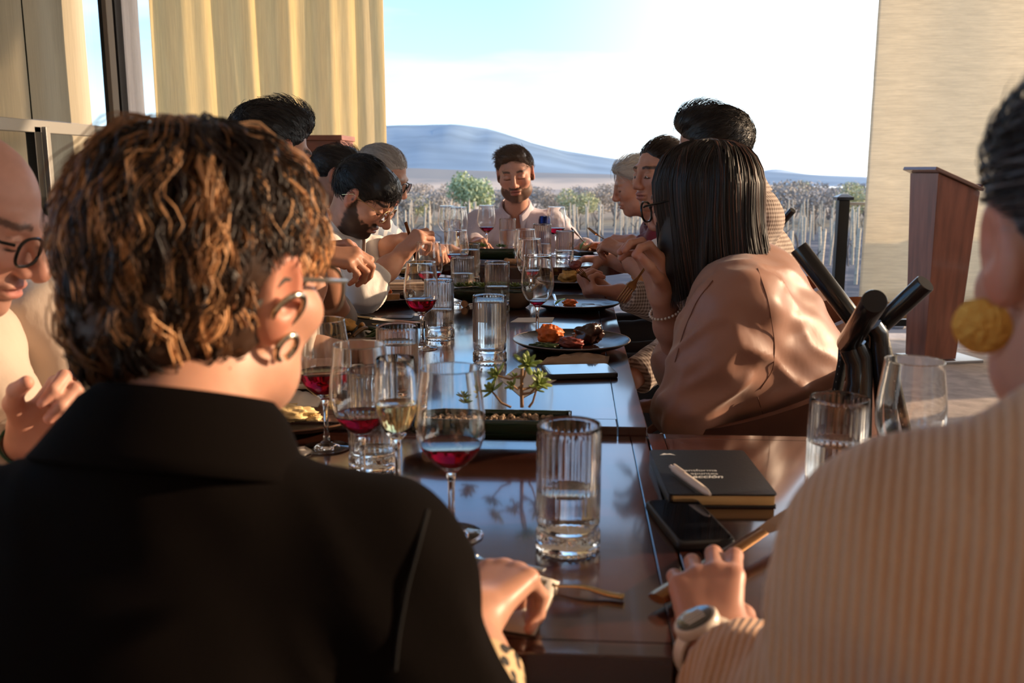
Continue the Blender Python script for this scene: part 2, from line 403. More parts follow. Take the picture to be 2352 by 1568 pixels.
def turn(d, n, a):      # bend d towards -n
    a = math.radians(a); return d*math.cos(a) - n*math.sin(a), n*math.cos(a) + d*math.sin(a)
def hand_prims(Wr, f, n, side, curl=((20, 30, 20),)*4, thumb=(35, 40, 15, 25), spread=1.0, s=1.0):
    """side -1 right hand, +1 left.  thumb: (out angle, drop towards palm, bend, bend)"""
    f = nrm(f); n = nrm(n - f*np.dot(n, f)); t = side*np.cross(f, n); Wr = np.array(Wr, float)
    P = [ell(Wr + f*.01*s, (.026*s, .02*s, .018*s), np.stack([t, f, n], 1), k=.02)]; nails = []; tips = []
    base = [(.027, .088, 5), (.009, .092, 1), (-.010, .087, -4), (-.027, .077, -10)]
    lens = [(.042, .025, .021), (.046, .029, .022), (.042, .027, .021), (.033, .020, .019)]
    rad = [.0095, .0098, .0092, .0082]
    for i in range(4):
        b, l, sp = base[i]; K = Wr + t*b*s + f*l*s + n*.002*s
        P.append(cap(Wr + t*b*.62*s + f*.018*s, K, .0135*s, .0112*s, k=.013*s))
        a = math.radians(sp*spread); d = f*math.cos(a) + t*math.sin(a); m = n.copy(); q = K.copy(); r = rad[i]*s; fp = []
        for j in range(3):
            d, m = turn(d, m, curl[i][j]); e = q + d*lens[i][j]*s
            fp.append(cap(q, e, r, r*.9, k=.0035*s)); r *= .9
            if j == 2: nails.append((e + m*r*.75 - d*.001, d, m, r)); tips.append(e)
            q = e
        P.append(grp(fp, k=.007*s))
    o, dr, b1, b2 = thumb; o = math.radians(o); dr = math.radians(dr)
    q = Wr + f*.022*s + t*.022*s - n*.004*s
    d = nrm((f*math.cos(o) + t*math.sin(o))*math.cos(dr) - n*math.sin(dr)); m = nrm(t*.6*math.cos(o) + n*.8 - f*.3*math.sin(o)); m = nrm(m - d*np.dot(m, d))
    ax = nrm(f*.75 - t*.55 - n*.15)      # thumb closes towards the fingers
    e1 = q + d*.046*s; P.append(cap(q, e1, .0165*s, .0118*s, k=.016*s))
    def cl(d, a): a = math.radians(a); v = nrm(ax - d*np.dot(ax, d)); return d*math.cos(a) + v*math.sin(a)
    d2 = cl(d, b1); e2 = e1 + d2*.033*s; d3 = cl(d2, b2); e3 = e2 + d3*.027*s
    P.append(grp([cap(e1, e2, .0112*s, .0105*s), cap(e2, e3, .0105*s, .0088*s, k=.004)], k=.008*s))
    m3 = nrm(m - d3*np.dot(m, d3)); nails.append((e3 + m3*.007*s, d3, m3, .0095*s)); tips.append(e3)
    return P, nails, tips
class lift:             # a group of prims grown or shrunk by g
    def __init__(s, prims, g, k=.02, op=1): s.p, s.g, s.k, s.op = prims, g, k, op
    def __call__(s, P): return sdf(s.p, P) - s.g
    def bounds(s):
        B = [p.bounds() for p in s.p if p.op == 1]; return np.min([b[0] for b in B], 0) - s.g, np.max([b[1] for b in B], 0) + s.g
SKIN = mat('skin', (.5, .3, .22), .48, vcol=True, sss=.12, bump=(420, .10, (1, 1, 1), .001), spec=.4)
SKINB = mat('skin_backlit', (.5, .3, .22), .42, vcol=True, sss=.25, bump=(300, .08, (1, 1, 1), .001), spec=.4)
def strands(roots, normals, flow, length, steps=6, r=.0006, seed=1, lift0=.25, curl=0, wav=.02, cols=None, jit=.25, pull=None, clump=1, cj=.004):
    """hair as thin tapering three-sided tubes.  flow(P, n) gives the comb direction; pull(P) keeps a strand off the head"""
    g = np.random.default_rng(seed); n = len(roots)
    L = length*(1 + jit*g.uniform(-1, 1, n)); P = roots.copy().astype(float); N = normals.astype(float).copy()
    ph = np.repeat(g.uniform(0, 2*PI, n//clump + 1), clump)[:n]; am = np.repeat(g.uniform(.5, 1.3, n//clump + 1), clump)[:n]
    pts = [P.copy()]; dirj = np.repeat(g.normal(0, jit, (n//clump + 1, 3)), clump, 0)[:n] + g.normal(0, jit*.3, (n, 3))
    for k in range(steps):
        t = (k + 1)/steps; F = flow(P, N); F = F + dirj; F -= N*(F*N).sum(1)[:, None]; F /= np.linalg.norm(F, axis=1)[:, None] + 1e-9
        B = np.cross(N, F); wv = curl*np.cos(ph + t*L/wav*2*PI)*am
        D = F + B*wv[:, None] + N*(lift0*(1 - 1.3*t) + .5*curl*np.sin(ph*1.7 + t*L/wav*2*PI))[:, None]; D /= np.linalg.norm(D, axis=1)[:, None]
        P = P + D*(L/steps)[:, None]
        if pull is not None: P, N = pull(P, N)
        pts.append(P.copy())
    pts = np.stack(pts, 1)                                         # n, steps+1, 3
    return tube_strands(pts, r, g, cols)
def tube_strands(pts, r, g, cols=None):
    n, k = pts.shape[:2]
    T = np.gradient(pts, axis=1); T /= np.linalg.norm(T, axis=2)[..., None] + 1e-9
    ref = g.normal(size=(n, 1, 3)); U = np.cross(T, ref); U /= np.linalg.norm(U, axis=2)[..., None] + 1e-9; Wv = np.cross(T, U)
    tap = np.interp(np.linspace(0, 1, k), [0, .15, .75, 1], [.8, 1, .8, .12]); rr = (r if np.isscalar(r) else r[:, None])*tap[None]*np.ones((n, 1))
    V = np.stack([pts + rr[..., None]*(math.cos(a)*U + math.sin(a)*Wv) for a in (0, 2.094, 4.189)], 2)      # n,k,3,3
    idx = np.arange(n*k*3).reshape(n, k, 3); Q = []
    for i in range(3):
        j = (i + 1) % 3; Q.append(np.stack([idx[:, :-1, i], idx[:, :-1, j], idx[:, 1:, j], idx[:, 1:, i]], -1).reshape(-1, 4))
    C = None if cols is None else np.repeat(cols, k*3, axis=0)
    return V.reshape(-1, 3), np.concatenate(Q), C
def join(parts):
    V, F, C, o = [], [], [], 0
    for v, f, c in parts: V.append(v); F.append(f + o); C.append(c); o += len(v)
    return np.concatenate(V), np.concatenate(F), np.concatenate(C)
def pick(V, F, m, n, seed):
    """n random points with normals on the faces whose centre passes the mask m"""
    g = np.random.default_rng(seed); c = V[F].mean(1); k = np.nonzero(m(c))[0]
    A = np.linalg.norm(np.cross(V[F[k, 2]] - V[F[k, 0]], V[F[k, 3]] - V[F[k, 1]]), axis=1); k = g.choice(k, n, p=A/A.sum())
    u, v = g.random((2, n, 1)); a, b, c2, d = (V[F[k, i]] for i in range(4))
    return (a*(1-u) + b*u)*(1-v) + (d*(1-u) + c2*u)*v, nrm_rows(np.cross(c2 - a, d - b))
def nrm_rows(N): return N/(np.linalg.norm(N, axis=1)[:, None] + 1e-9)
HAIRM = mat('hair', (.05, .03, .02), .44, vcol=True, spec=.5)
def hair_short(col, spread=.35, n=1800, length=.035, extra=(), comb=None, cap_r=(.0785, .0998, .0875), r=.0006, line=(.083, .074), lift0=.35, curl=.15, jit=.25, hl=None, hair_c=(0, -.014, .034)):
    """short hair in the head frame: a thin cap cut at the hairline, and strands combed over it"""
    prims = [grp([ell(hair_c, cap_r)] + list(extra) + [wplane((0, line[0], line[1]), (0, .66, -.75), k=.012), ell((.092, .006, -.012), (.03, .027, .036), op=-1, k=.008), ell((-.092, .006, -.012), (.03, .027, .036), op=-1, k=.008)])]
    V, F, fn = mk(prims, .0046)
    V = V + (nrm_rows(V - np.array(hair_c))*(.0016*fbm(V*np.array([160, 60, 160]), 9)[:, None])).astype(np.float32)
    flow = comb or (lambda P, N: np.array([0, -1., -.35]) + 0*P)
    c0 = np.array(hair_c)
    roots, N = pick(V, F, lambda c: np.abs(fn(c.astype(np.float32))) < .004, n, 3)
    N = nrm_rows(N*.3 + nrm_rows(roots - c0))
    g = np.random.default_rng(5); cc = np.array(col)*(1 + spread*g.uniform(-1, 1, (n, 1)))
    if hl is not None: m = g.random(n) < hl[1]; cc[m] = np.array(hl[0])*(1 + .3*g.uniform(-1, 1, (m.sum(), 1)))
    def pull(P, N): return P, nrm_rows(P - c0)
    sv, sf, sc = strands(roots, N, flow, length, 6, r, lift0=lift0, curl=curl, cols=cc, pull=pull, clump=5, jit=jit)
    return join([(V, F, np.tile(np.array(col)*.8, (len(V), 1))), (sv, sf, sc)])
def rings(c, u, v, rows, a0, a1, n=28):
    """strip of rows (radius scale u, radius scale v, height vector, forward shift) around an axis from angle a0 to a1"""
    V = []
    for ru, rv, off in rows:
        for a in np.linspace(a0, a1, n): V.append(np.array(c) + u*ru*math.sin(a) + v*rv*math.cos(a) + off(a) if callable(off) else np.array(c) + u*ru*math.sin(a) + v*rv*math.cos(a) + off)
    return V
class Person: pass
def person(label, head, look, neck, hip, shl, shr, el, wr, er, wrr, hands=None, skin=(.50, .27, .18), hs=1.0, hair=None, hair_col=(.02, .014, .012), beard=0, brow=.8,
           garment=None, g_off=.014, sleeve=(1, 1), gname='shirt', collar=None, fold=.006, open_v=0, neck_r=.056, head_h=.0044, hand_h=.0046, gh=.0098, fem=0, nose=1.0, jaw=1.0, trousers=(.02, .02, .025), feet=None,
           lip=(.42, .13, .11), skinm=None, ear=1.0, arm_k=.045, eyes=True, bulk=1.0, legs=True, seed=0, blush=.35, collar_r=.066, nail=None, gprims=(), creases=(), smooth_it=0, knee_dir=None, show_hands=(1, 1), neck_cut=.068, hair_m=None):
    """el/wr: left elbow/wrist, er/wrr: right elbow/wrist.  All points in world metres"""
    H = Person(); head, neck, hip, shl, shr, el, wr, er, wrr = (np.array(a, float) for a in (head, neck, hip, shl, shr, el, wr, er, wrr))
    M = frame(*look); H.M, H.c, H.s = M, head, hs; H.w = lambda p: head + M @ (np.array(p, float)*hs)
    rt = nrm(shr - shl); up = nrm(neck - hip); rt = nrm(rt - up*np.dot(rt, up)); fw = np.cross(up, rt); R = np.stack([rt, fw, up], 1); H.R = R
    tl = np.linalg.norm(neck - hip)
    hp = loc(head_prims(nose, jaw, fem, ear), head, M, hs, k=.03)
    nk = cap(neck - up*.03, H.w((0, -.018, -.045)), neck_r*1.08, neck_r*.98, k=.03)
    def torso(g=0.0):
        b = bulk
        P = [ell(hip + up*tl*.62 + fw*.008, (.152*b + g, .105*b + g, .165 + g), R), ell(hip + up*tl*.34 + fw*.012, (.142*b + g, .118*b + g, .17 + g), R, k=.07), ell(hip + up*.02, (.165*b + g, .125*b + g, .12 + g), R, k=.07),
             cap(shl, shr, .048 + g, k=.05), cap(neck - up*.03 - fw*.008, shl*.6 + neck*.4 - up*.012, .042 + g*.8, .040 + g*.8, k=.045), cap(neck - up*.03 - fw*.008, shr*.6 + neck*.4 - up*.012, .042 + g*.8, .040 + g*.8, k=.045)]
        if fem: 
            for x in (-1, 1): P.append(ell(hip + up*tl*.56 + fw*.085*b + rt*x*.07, (.06 + g, .06 + g, .06 + g), R, k=.05))
        return P
    arms = {}
    for nm, sh, e, wv in (('L', shl, el, wr), ('R', shr, er, wrr)):
        arms[nm] = (sh, e, wv)
    # -- skin
    parts = []
    lo = np.minimum(head - .17*hs, neck - .15); hi = np.maximum(head + .17*hs, neck + .15)
    prims = [hp, nk] + [p for p in torso(-.012)]
    lo2 = np.minimum(head - .17*hs, neck - np.array([.11, .11, .15 if open_v else .07])); hi2 = np.maximum(head + .17*hs, neck + np.array([.11, .11, .05]))
    V, F, fn = mk(prims, head_h, lo=lo2, hi=hi2)
    Q = ((V - head) @ M)/hs
    C = face_colour(Q, skin, hair_col, beard, brow, blush, lip, eyes)
    inhead = (np.abs(Q).max(1) < .16)
    C[~inhead] = np.array(skin)
    parts.append((V, F, C)); H.headmesh = (V, F, Q)
    H.tips = {}; H.nails = []
    for i, nm in enumerate('LR'):
        sh, e, wv = arms[nm]; fa = [cap(sh, e, .046*bulk, .04, k=.02), cap(e, e*.35 + wv*.65, .041, .032, k=.03), cap(e*.35 + wv*.65, wv, .032, .0255 if not fem else .0235, k=.03)]
        if hands and nm in hands:
            h = dict(hands[nm]); hsc = h.pop('s', .92 if fem else 1.0); hpv, nails, tips = hand_prims(wv, h.pop('f'), h.pop('n'), 1 if nm == 'L' else -1, s=hsc, **h)
            hpv[0].k = .02; fa += hpv; H.tips[nm] = tips
        else: nails = []
        if not show_hands[i]: continue
        start = e*.8 + sh*.2; hh = hand_h
        B = [p.bounds() for p in fa[1:]]; l = np.min([b[0] for b in B], 0) - .01; u = np.max([b[1] for b in B], 0) + .01
        V, F, fn = mk(fa, hh, lo=l, hi=u)
        C = np.tile(np.array(skin), (len(V), 1))*(1 + .07*fbm(V*60, 2))[:, None]
        for (q, d, m, r) in nails:
            D = V - q; m1 = smoothstep(r*.95, r*.7, np.sqrt((D @ d)**2*.6 + (D @ np.cross(d, m))**2))*smoothstep(.008, .003, np.abs(D @ m))
            C = C*(1 - m1[:, None]*.85) + np.array(nail or np.clip(np.array(skin)*1.15 + .06, 0, 1))*m1[:, None]*.85
        for q in (H.tips.get(nm) or []):
            m1 = .35*smoothstep(.022, .008, np.linalg.norm(V - q, axis=1)); C = C*(1 - m1[:, None]) + np.array(skin)*np.array([1.1, .75, .7])*m1[:, None]
        parts.append((V, F, C))
    tp = torso(-.014) + [cap(arms[q][0], arms[q][1], .044*bulk, .038, k=.03) for q in 'LR']
    V, F, fn = mk(tp, .022); parts.append((V, F, np.tile(np.array(skin), (len(V), 1))))
    V, F, C = join(parts)
    base = np.array([hip[0], hip[1], 0.0]); H.base = base
    body = np_mesh('person', V - base, F, skinm or SKIN, col=C); body.location = base; H.o = body
    tag(body, label, 'person')
    def child(o): o.parent = body; o.location = -base; return o
    H.child = child
    # -- garment
    if garment is not None:
        P = torso(g_off)
        for nm, t in zip('LR', sleeve):
            sh, e, wv = arms[nm]
            P.append(cap(sh, e, .052*bulk + g_off, .042 + g_off*.9, k=arm_k))
            if t > 0:
                c = e + (wv - e)*t; q = nrm(wv - e); cr = np.interp(t, [0, 1], [.04, .031]) + g_off*.75
                P.append(grp([cap(e, c + q*.04, .041 + g_off*.9, cr), plane(c, q)], k=.03))
        P += list(gprims)
        P.append(cap(neck - up*.01 + fw*.004, H.w((0, -.018, -.05)), neck_cut, neck_cut, k=.006, op=-1))
        if open_v:
            P.append(ell(neck + fw*.085 - up*.055, (.034*open_v, .07, .085*open_v), R, k=.01, op=-1))
        V, F, fn = mk(P, gh)
        if smooth_it:
            E = np.concatenate([F[:, [0, 1]], F[:, [1, 2]], F[:, [2, 3]], F[:, [3, 0]]]); E = np.concatenate([E, E[:, ::-1]]); dg = np.bincount(E[:, 0], minlength=len(V))[:, None]
            for _ in range(smooth_it): V = (.5*V + .5*np.stack([np.bincount(E[:, 0], V[E[:, 1], i], len(V)) for i in range(3)], 1)/np.maximum(dg, 1)).astype(np.float32)
        N = grad(fn, V)
        wgt = .35 + sum(np.exp(-((V - q)**2).sum(1)/.012) for q in (el, er, shl - up*.08, shr - up*.08, hip + up*.12))
        q = V @ R; a = fbm(np.stack([(q[:, 0]*.8 + q[:, 2]*.6)*17, (q[:, 2]*.8 - q[:, 0]*.6)*4.5, q[:, 1]*8], 1) + seed*7, seed + 1, 2); b_ = fbm(V*np.array([9, 9, 20]) + seed*3, seed + 4, 2)
        V = V + (N*(np.clip(1 - np.abs(a)*2.2, -.4, 1)*fold*np.clip(wgt, 0, 1.3) + b_*fold*.55)[:, None]).astype(np.float32)
        o3 = np.array([0, 0, CAMZ])
        def hit(px, py):
            d = np.array(ray(px, py)); d /= np.linalg.norm(d); q_ = V - o3; tt = q_ @ d; pr = np.linalg.norm(q_ - tt[:, None]*d, axis=1); kk = np.nonzero(pr < .012)[0]
            return o3 + d*(tt[kk].min() if len(kk) else np.linalg.norm(neck - o3))
        if creases:
            N = grad(fn, V); ds = np.zeros(len(V))
            for (a0, b0, c1, amp, wd) in creases:
                A3, M3, B3 = hit(*a0), hit(*b0), hit(*c1); best = np.full(len(V), 9.); along = np.zeros(len(V)); sgn = np.zeros(len(V))
                pl_ = [A3*(1-t)**2 + 2*M3*t*(1-t) + B3*t*t for t in np.linspace(0, 1, 14)]
                for i in range(13):
                    ab = pl_[i+1] - pl_[i]; h_ = np.clip((V - pl_[i]) @ ab/(ab @ ab + 1e-9), 0, 1); dv = V - pl_[i] - h_[:, None]*ab; dd_ = np.linalg.norm(dv, axis=1); m_ = dd_ < best
                    best[m_] = dd_[m_]; along[m_] = (i + h_[m_])/13; sgn[m_] = dv[m_, 2]
                ds += amp*np.sin(np.clip(along, .02, .98)*PI)**.6*(np.exp(-(best/wd)**2))
            V = V + (N*ds[:, None]).astype(np.float32)
        child(np_mesh(gname, V, F, garment)); H.gar = (V, F)
        # collar
        cc = neck + up*.012; cu, cv = rt, fw; cr = collar_r
        if collar == 'shirt':
            def row(r, z, fz, fr): return (r, r, lambda a, z=z, fz=fz, fr=fr: up*(z - fz*max(0, math.cos(a))**2) + fw*(fr*max(0, math.cos(a))**3))
            V = rings(cc, cu, cv, [row(cr, -.015, .03, .012), row(cr, .026, .03, .012), row(cr + .003, .038, .032, .012), row(cr + .009, .037, .034, .014), row(cr + .016, .012, .046, .026), row(cr + .024, -.008, .072, .034)], .34, 2*PI - .34, 36)
            child(MB().grid(V, 36, 6).build('collar', garment, solid=.003))
        elif collar == 'band':
            V = rings(cc, cu, cv, [(cr, cr, up*-.02), (cr, cr, up*.014), (cr + .006, cr + .006, up*.016), (cr + .008, cr + .008, up*-.02)], 0, 2*PI, 36)
            child(MB().grid(V, 36, 4).build('neckband', garment))
    # -- legs
    if legs:
        kd = nrm(np.array([fw[0], fw[1], 0]) if knee_dir is None else np.array([*knee_dir, 0.])); P = [ell(hip - up*0 + np.array([0, 0, -.0]), (.175*bulk, .14*bulk, .12), R)]
        sh = MB(); side = np.array([kd[1], -kd[0], 0])
        for x in (-1, 1):
            h0 = hip + side*x*.085 - np.array([0, 0, .015]); kn = hip*np.array([1, 1, 0]) + kd*.42 + side*x*.11 + np.array([0, 0, .50]); an = kn*np.array([1, 1, 0]) + np.array([0, 0, .09]) - kd*.03
            P += [cap(h0, kn, .085, .062, k=.05), cap(kn, an, .06, .048, k=.03)]
            s_ = MB(); Rs = np.stack([side, kd, np.array([0, 0, 1.])], 1)
            s_.ball(an*np.array([1, 1, 0]) + kd*.065 + np.array([0, 0, .045]), (.043, .13, .044), Rs, 12, 8)
            child(s_.build('shoe', mat('shoe_leather', (.02, .016, .014), .4)))
        V, F, fn = mk(P, .020); child(np_mesh('trousers', V, F, mat('trousers_%d%d%d' % tuple(int(99*c) for c in trousers), trousers, .85, bump=(200, .2))))
    # -- hair (given in the head frame)
    if hair is not None:
        hv, hf, hc = hair; o = np_mesh('hair', (hv*hs) @ M.T + head, hf, hair_m or HAIRM, col=hc); child(o); H.hair = o
    return H
def spectacles(H, rim, m, w=.026, h=.021, r=.0013, tint=None, half=False, y=.108, z=.002, name='glasses', lens=True):
    """spectacles worn in the head frame: rims, bridge, temples; lenses are sub-parts"""
    b = MB(); L = MB()
    for x in (-1, 1):
        cx = x*.033; pts = []
        for a in np.linspace(0, 2*PI, 24, endpoint=False):
            e = 2.6; ca, sa = math.cos(a), math.sin(a); px = cx + w*np.sign(ca)*abs(ca)**(2/e); pz = z + h*np.sign(sa)*abs(sa)**(2/e)
            pts.append(H.w((px, y - .18*(abs(px) - .02)**1*0.35 - .003, pz)))
        b.tube(pts, r, 6, closed=True)
        if lens:
            c = np.mean(pts, 0); o = len(pts); nf = H.M[:, 1]*.0006
            L.add([c + nf] + [p + nf for p in pts] + [c - nf] + [p - nf for p in pts], [(0, 1 + i, 1 + (i+1) % o) for i in range(o)] + [(o + 1, o + 2 + (i+1) % o, o + 2 + i) for i in range(o)] + [(1 + i, o + 2 + i, o + 2 + (i+1) % o, 1 + (i+1) % o) for i in range(o)])
        b.tube([H.w((cx + x*w*.96, y - .012, z + h*.45)), H.w((x*.074, y - .022, z + h*.5)), H.w((x*.083, .04, z + .012)), H.w((x*.083, -.005, z + .012)), H.w((x*.08, -.035, z - .012))], r*1.05, 6)
    b.tube([H.w((-.033 + w*.9, y - .002, z + h*.35)), H.w((0, y + .004, z + h*.55)), H.w((.033 - w*.9, y - .002, z + h*.35))], r, 6)
    g = H.child(b.build(name, m))
    if lens: L.build('lens', mat('lens_clear' if tint is None else 'lens_tint', tint or (.97, .97, .97), .0, trans=1, ior=1.03 if tint is None else 1.2, spec=.8), g)
    return g

def on_garment(H, pts, r, name, m):
    """a thin raised seam that follows the cloth between photograph points"""
    V = H.gar[0]; o = np.array([0, 0, CAMZ]); P = []
    for a, b in zip(pts[:-1], pts[1:]):
        for t in np.linspace(0, 1, 8, endpoint=False):
            d = np.array(ray(a[0]*(1-t) + b[0]*t, a[1]*(1-t) + b[1]*t)); d /= np.linalg.norm(d); q = V - o; tt = q @ d; pr = np.linalg.norm(q - tt[:, None]*d, axis=1); k = np.nonzero(pr < .012)[0]
            if len(k): k = k[tt[k] < tt[k].min() + .03]; P.append(o + d*(tt[k[np.argsort(pr[k])[:3]]].mean() - .0020))
    P = np.array(P); K = np.ones(5)/5; Q = np.stack([np.convolve(np.pad(P[:, i], 2, 'edge'), K, 'valid') for i in range(3)], 1)
    return H.child(MB().tube(Q, r, 6).build(name, m))
# ================================================================ the setting
def atz(px, Y, z):
    """point at depth Y and height z that lies on the photograph's column px"""
    r = np.array([math.cos(YAW), math.sin(YAW), 0]); f = np.array([-math.sin(YAW)*math.cos(PITCH), math.cos(YAW)*math.cos(PITCH), -math.sin(PITCH)])
    k = (px - W0/2)/FPX; dz = z - CAMZ
    x = (r[1]*Y - k*(f[1]*Y + f[2]*dz))/(k*f[0] - r[0]); return np.array([x, Y, z])
def onx(px, py, X): d = ray(px, py); t = X/d.x; return np.array([X, d.y*t, CAMZ + d.z*t])
concrete = mat('terrace_concrete', (.44, .36, .31), .75, var=(9, .25), bump=(60, .35, (1, 1, 1), .004))
ceil_m = mat('ceiling_boards', (.74, .62, .48), .7, var=(3, .3, (1, 12, 1)))
dark_metal = mat('black_steel', (.012, .012, .013), .38, metal=.3)
alu = mat('grey_aluminium', (.36, .35, .34), .45, metal=.6)
white_paint = mat('white_paint', (.80, .76, .72), .5)
clear_glass = mat('pane_glass', (.96, .98, .97), .0, trans=1, ior=1.1)
fl = MB().box((.6, 2.0, -.06), (9.4, 10, .12)).build('floor', concrete, smooth=False); tag(fl, kind='structure')
ce = MB()
for i in range(26): ce.box((-3.2 + .38*i, 1.95, 3.08), (.372, 9.9, .03))
o = tag(ce.build('added_ceiling', ceil_m, smooth=False, bevel=.004), kind='structure')  # unseen roof, added to shade the terrace and bounce warm light
for k in range(4): MB().box((.6, -1.8 + 2.6*k, 2.98), (9.4, .12, .17)).build('beam', ceil_m, o, smooth=False, bevel=.006)
tag(MB().box((.6, -3.0, 1.5), (9.4, .15, 3.2)).build('bounce_wall_back', mat('bounce_wall', (.68, .54, .41), .85, var=(4, .08)), smooth=False), kind='structure')  # unseen wall behind the camera, added for warm bounce light
wr_ = MB(); stone_m = mat('right_wall_stone', (.30, .23, .17), .9, var=(6, .3), bump=(20, .5))
for (y0, y1) in ((-3, 5.62), (5.98, 6.94)): wr_.box((5.6, (y0+y1)/2, .78), (.16, y1-y0, 1.62))
tag(wr_.build('shade_wall_right', stone_m, smooth=False, bevel=.01), kind='structure')  # unseen wall, added to shade the floor; its gap shapes a sun streak
# left: the glass front, running away from the camera
XL = -3.12
wl = empty('wall_left'); tag(wl, kind='structure')
ytr = onx(0, 284, XL); ztr = ytr[2]; ym = atz(255, 6.2, 1.7)[1]
MB().box((XL, 1.6, ztr), (.06, 9.2, .07)).build('transom', alu, wl, smooth=False, bevel=.004)
MB().box((XL, 6.40, 1.55), (.12, .17, 3.1)).build('mullion', dark_metal, wl, smooth=False, bevel=.004)
MB().box((XL + .045, 6.24, 1.55), (.03, .09, 3.1)).build('mullion_cover', mat('taupe_metal', (.20, .165, .13), .5), wl, smooth=False, bevel=.003)
yl = onx(80, 350, XL)[1]
for yy in (yl, yl - 1.35, yl - 2.7, yl - 4.05, yl - 5.4):
    MB().box((XL, yy, ztr/2), (.06, .07, ztr)).build('mullion', dark_metal, wl, smooth=False, bevel=.004)
    MB().box((XL + .04, yy + .065, ztr/2), (.03, .045, ztr)).build('sash', alu, wl, smooth=False, bevel=.003)
ys = [-3, yl - 5.4, yl - 4.05, yl - 2.7, yl - 1.35, yl, 6.3]
for a, b in zip(ys[:-1], ys[1:]):
    MB().box((XL, (a+b)/2, ztr/2 - .02), (.012, b - a - .02, ztr - .04)).build('pane', clear_glass, wl, smooth=False)
    MB().box((XL, (a+b)/2, ztr + .85), (.012, b - a, 1.62)).build('pane', clear_glass, wl, smooth=False)
    MB().box((XL - .52, (a+b)/2 - .08, .66), (.03, (b - a)*.52, 1.3)).build('timber_panel', mat('grey_timber', (.16, .13, .10), .7, var=(5, .3, (1, 1, 9))), wl, smooth=False)
# ---------------------------------------------------------------- curtains
def curtain_mat(name, c, t, s):
    if name in MATS: return MATS[name]
    m = bpy.data.materials.new(name); m.use_nodes = True; MATS[name] = m; n = m.node_tree; n.nodes.clear(); N = n.nodes.new; L = n.links.new
    out = N('ShaderNodeOutputMaterial'); d = N('ShaderNodeBsdfDiffuse'); tr = N('ShaderNodeBsdfTranslucent'); mx = N('ShaderNodeMixShader'); mx.inputs[0].default_value = t
    tcn = N('ShaderNodeTexCoord'); mpn = N('ShaderNodeMapping'); mpn.inputs['Scale'].default_value = s; L(tcn.outputs['Object'], mpn.inputs[0])
    nz = N('ShaderNodeTexNoise'); nz.inputs['Scale'].default_value = 14; nz.inputs['Detail'].default_value = 7; nz.inputs['Roughness'].default_value = .7; L(mpn.outputs[0], nz.inputs['Vector'])
    r = N('ShaderNodeMapRange'); L(nz.outputs['Fac'], r.inputs['Value']); r.inputs['From Min'].default_value = .32; r.inputs['From Max'].default_value = .68; r.inputs['To Min'].default_value = .86; r.inputs['To Max'].default_value = 1.06
    v = N('ShaderNodeVectorMath'); v.operation = 'MULTIPLY'; v.inputs[0].default_value = c; L(r.outputs[0], v.inputs[1])
    L(v.outputs[0], d.inputs[0]); L(v.outputs[0], tr.inputs[0]); L(d.outputs[0], mx.inputs[1]); L(tr.outputs[0], mx.inputs[2]); L(mx.outputs[0], out.inputs[0]); return m
def curtain(label, p0, p1, z0, z1, m, folds, amp, seed, hem=None, horiz=0, bow=0):
    nu, nv = 120, 26; p0, p1 = np.array(p0, float), np.array(p1, float); d = p1 - p0; ln = np.linalg.norm(d); d /= ln; n = np.array([d[1], -d[0]])
    V = []
    for j in range(nv):
        z = z0 + (z1 - z0)*j/(nv - 1)
        for i in range(nu):
            s = i/(nu - 1); q = s*folds*2*PI + .8*math.sin(s*7 + seed) + .25*math.sin(z*1.3 + s*9)
            off = amp*(math.sin(q) + .45*math.sin(2.3*q + seed + z*.4)) + horiz*math.sin(z*23 + 2*math.sin(s*5)) + bow*math.sin(PI*(z - z0)/(z1 - z0))*.5
            x = p0 + d*ln*s + n*off; V.append((x[0], x[1], z))
    o = MB().grid(V, nu, nv).build('curtain', m, solid=.0025); tag(o, label, 'curtain', 'terrace curtains')
    if hem:
        V = []
        for j, z in enumerate((z0 - .1, z0 - .05, z0 + .012)):
            for i in range(nu):
                s = i/(nu - 1); q = s*folds*2*PI + .8*math.sin(s*7 + seed) + .25*math.sin(z0*1.3 + s*9); off = amp*(math.sin(q) + .45*math.sin(2.3*q + seed + z0*.4)) + horiz*math.sin(z0*23 + 2*math.sin(s*5)) + .006
                x = p0 + d*ln*s + n*off; V.append((x[0], x[1], z))
        MB().grid(V, nu, 3).build('hem', hem, o, solid=.006)
    return o
# white bundled sheet and post beside the mullion
o = MB(); cpt = atz(306, 6.46, 1.8)
prof = lambda a, r, z, j: 1 + .12*np.sin(5*a + j*.3) + .05*np.sin(11*a)
o.lathe([(.045, .02), (.05, .5), (.055, 1.4), (.055, 2.2), (.06, 3.05)], 40, (cpt[0], cpt[1], 0), rf=prof)
tag(o.build('tied_curtain', curtain_mat('white_sheet', (.95, .92, .90), .55, (9, 9, .4))), 'white tied-back curtain hanging beside the black mullion', 'curtain')
linen = curtain_mat('linen', (.97, .85, .60), .62, (7, 7, .22)); linen_r = curtain_mat('linen_slub', (.97, .89, .74), .64, (.5, .5, 9))
hem_m = mat('hem_cloth', (.45, .26, .10), .85)
curtain('linen curtain hanging straight at the right with its sunlit side to the table', (1.945, 6.5), (4.4, 6.5), .29, 3.02, linen_r, 2.2, .012, 1, hem_m, .0025)
curtain('pleated yellow linen curtain left of the view of the mountain', (atz(350, 6.5, 2)[0], 6.5), (atz(885, 6.5, 1.6)[0], 6.5), .25, 3.02, linen, 4.6, .030, 2, hem_m)
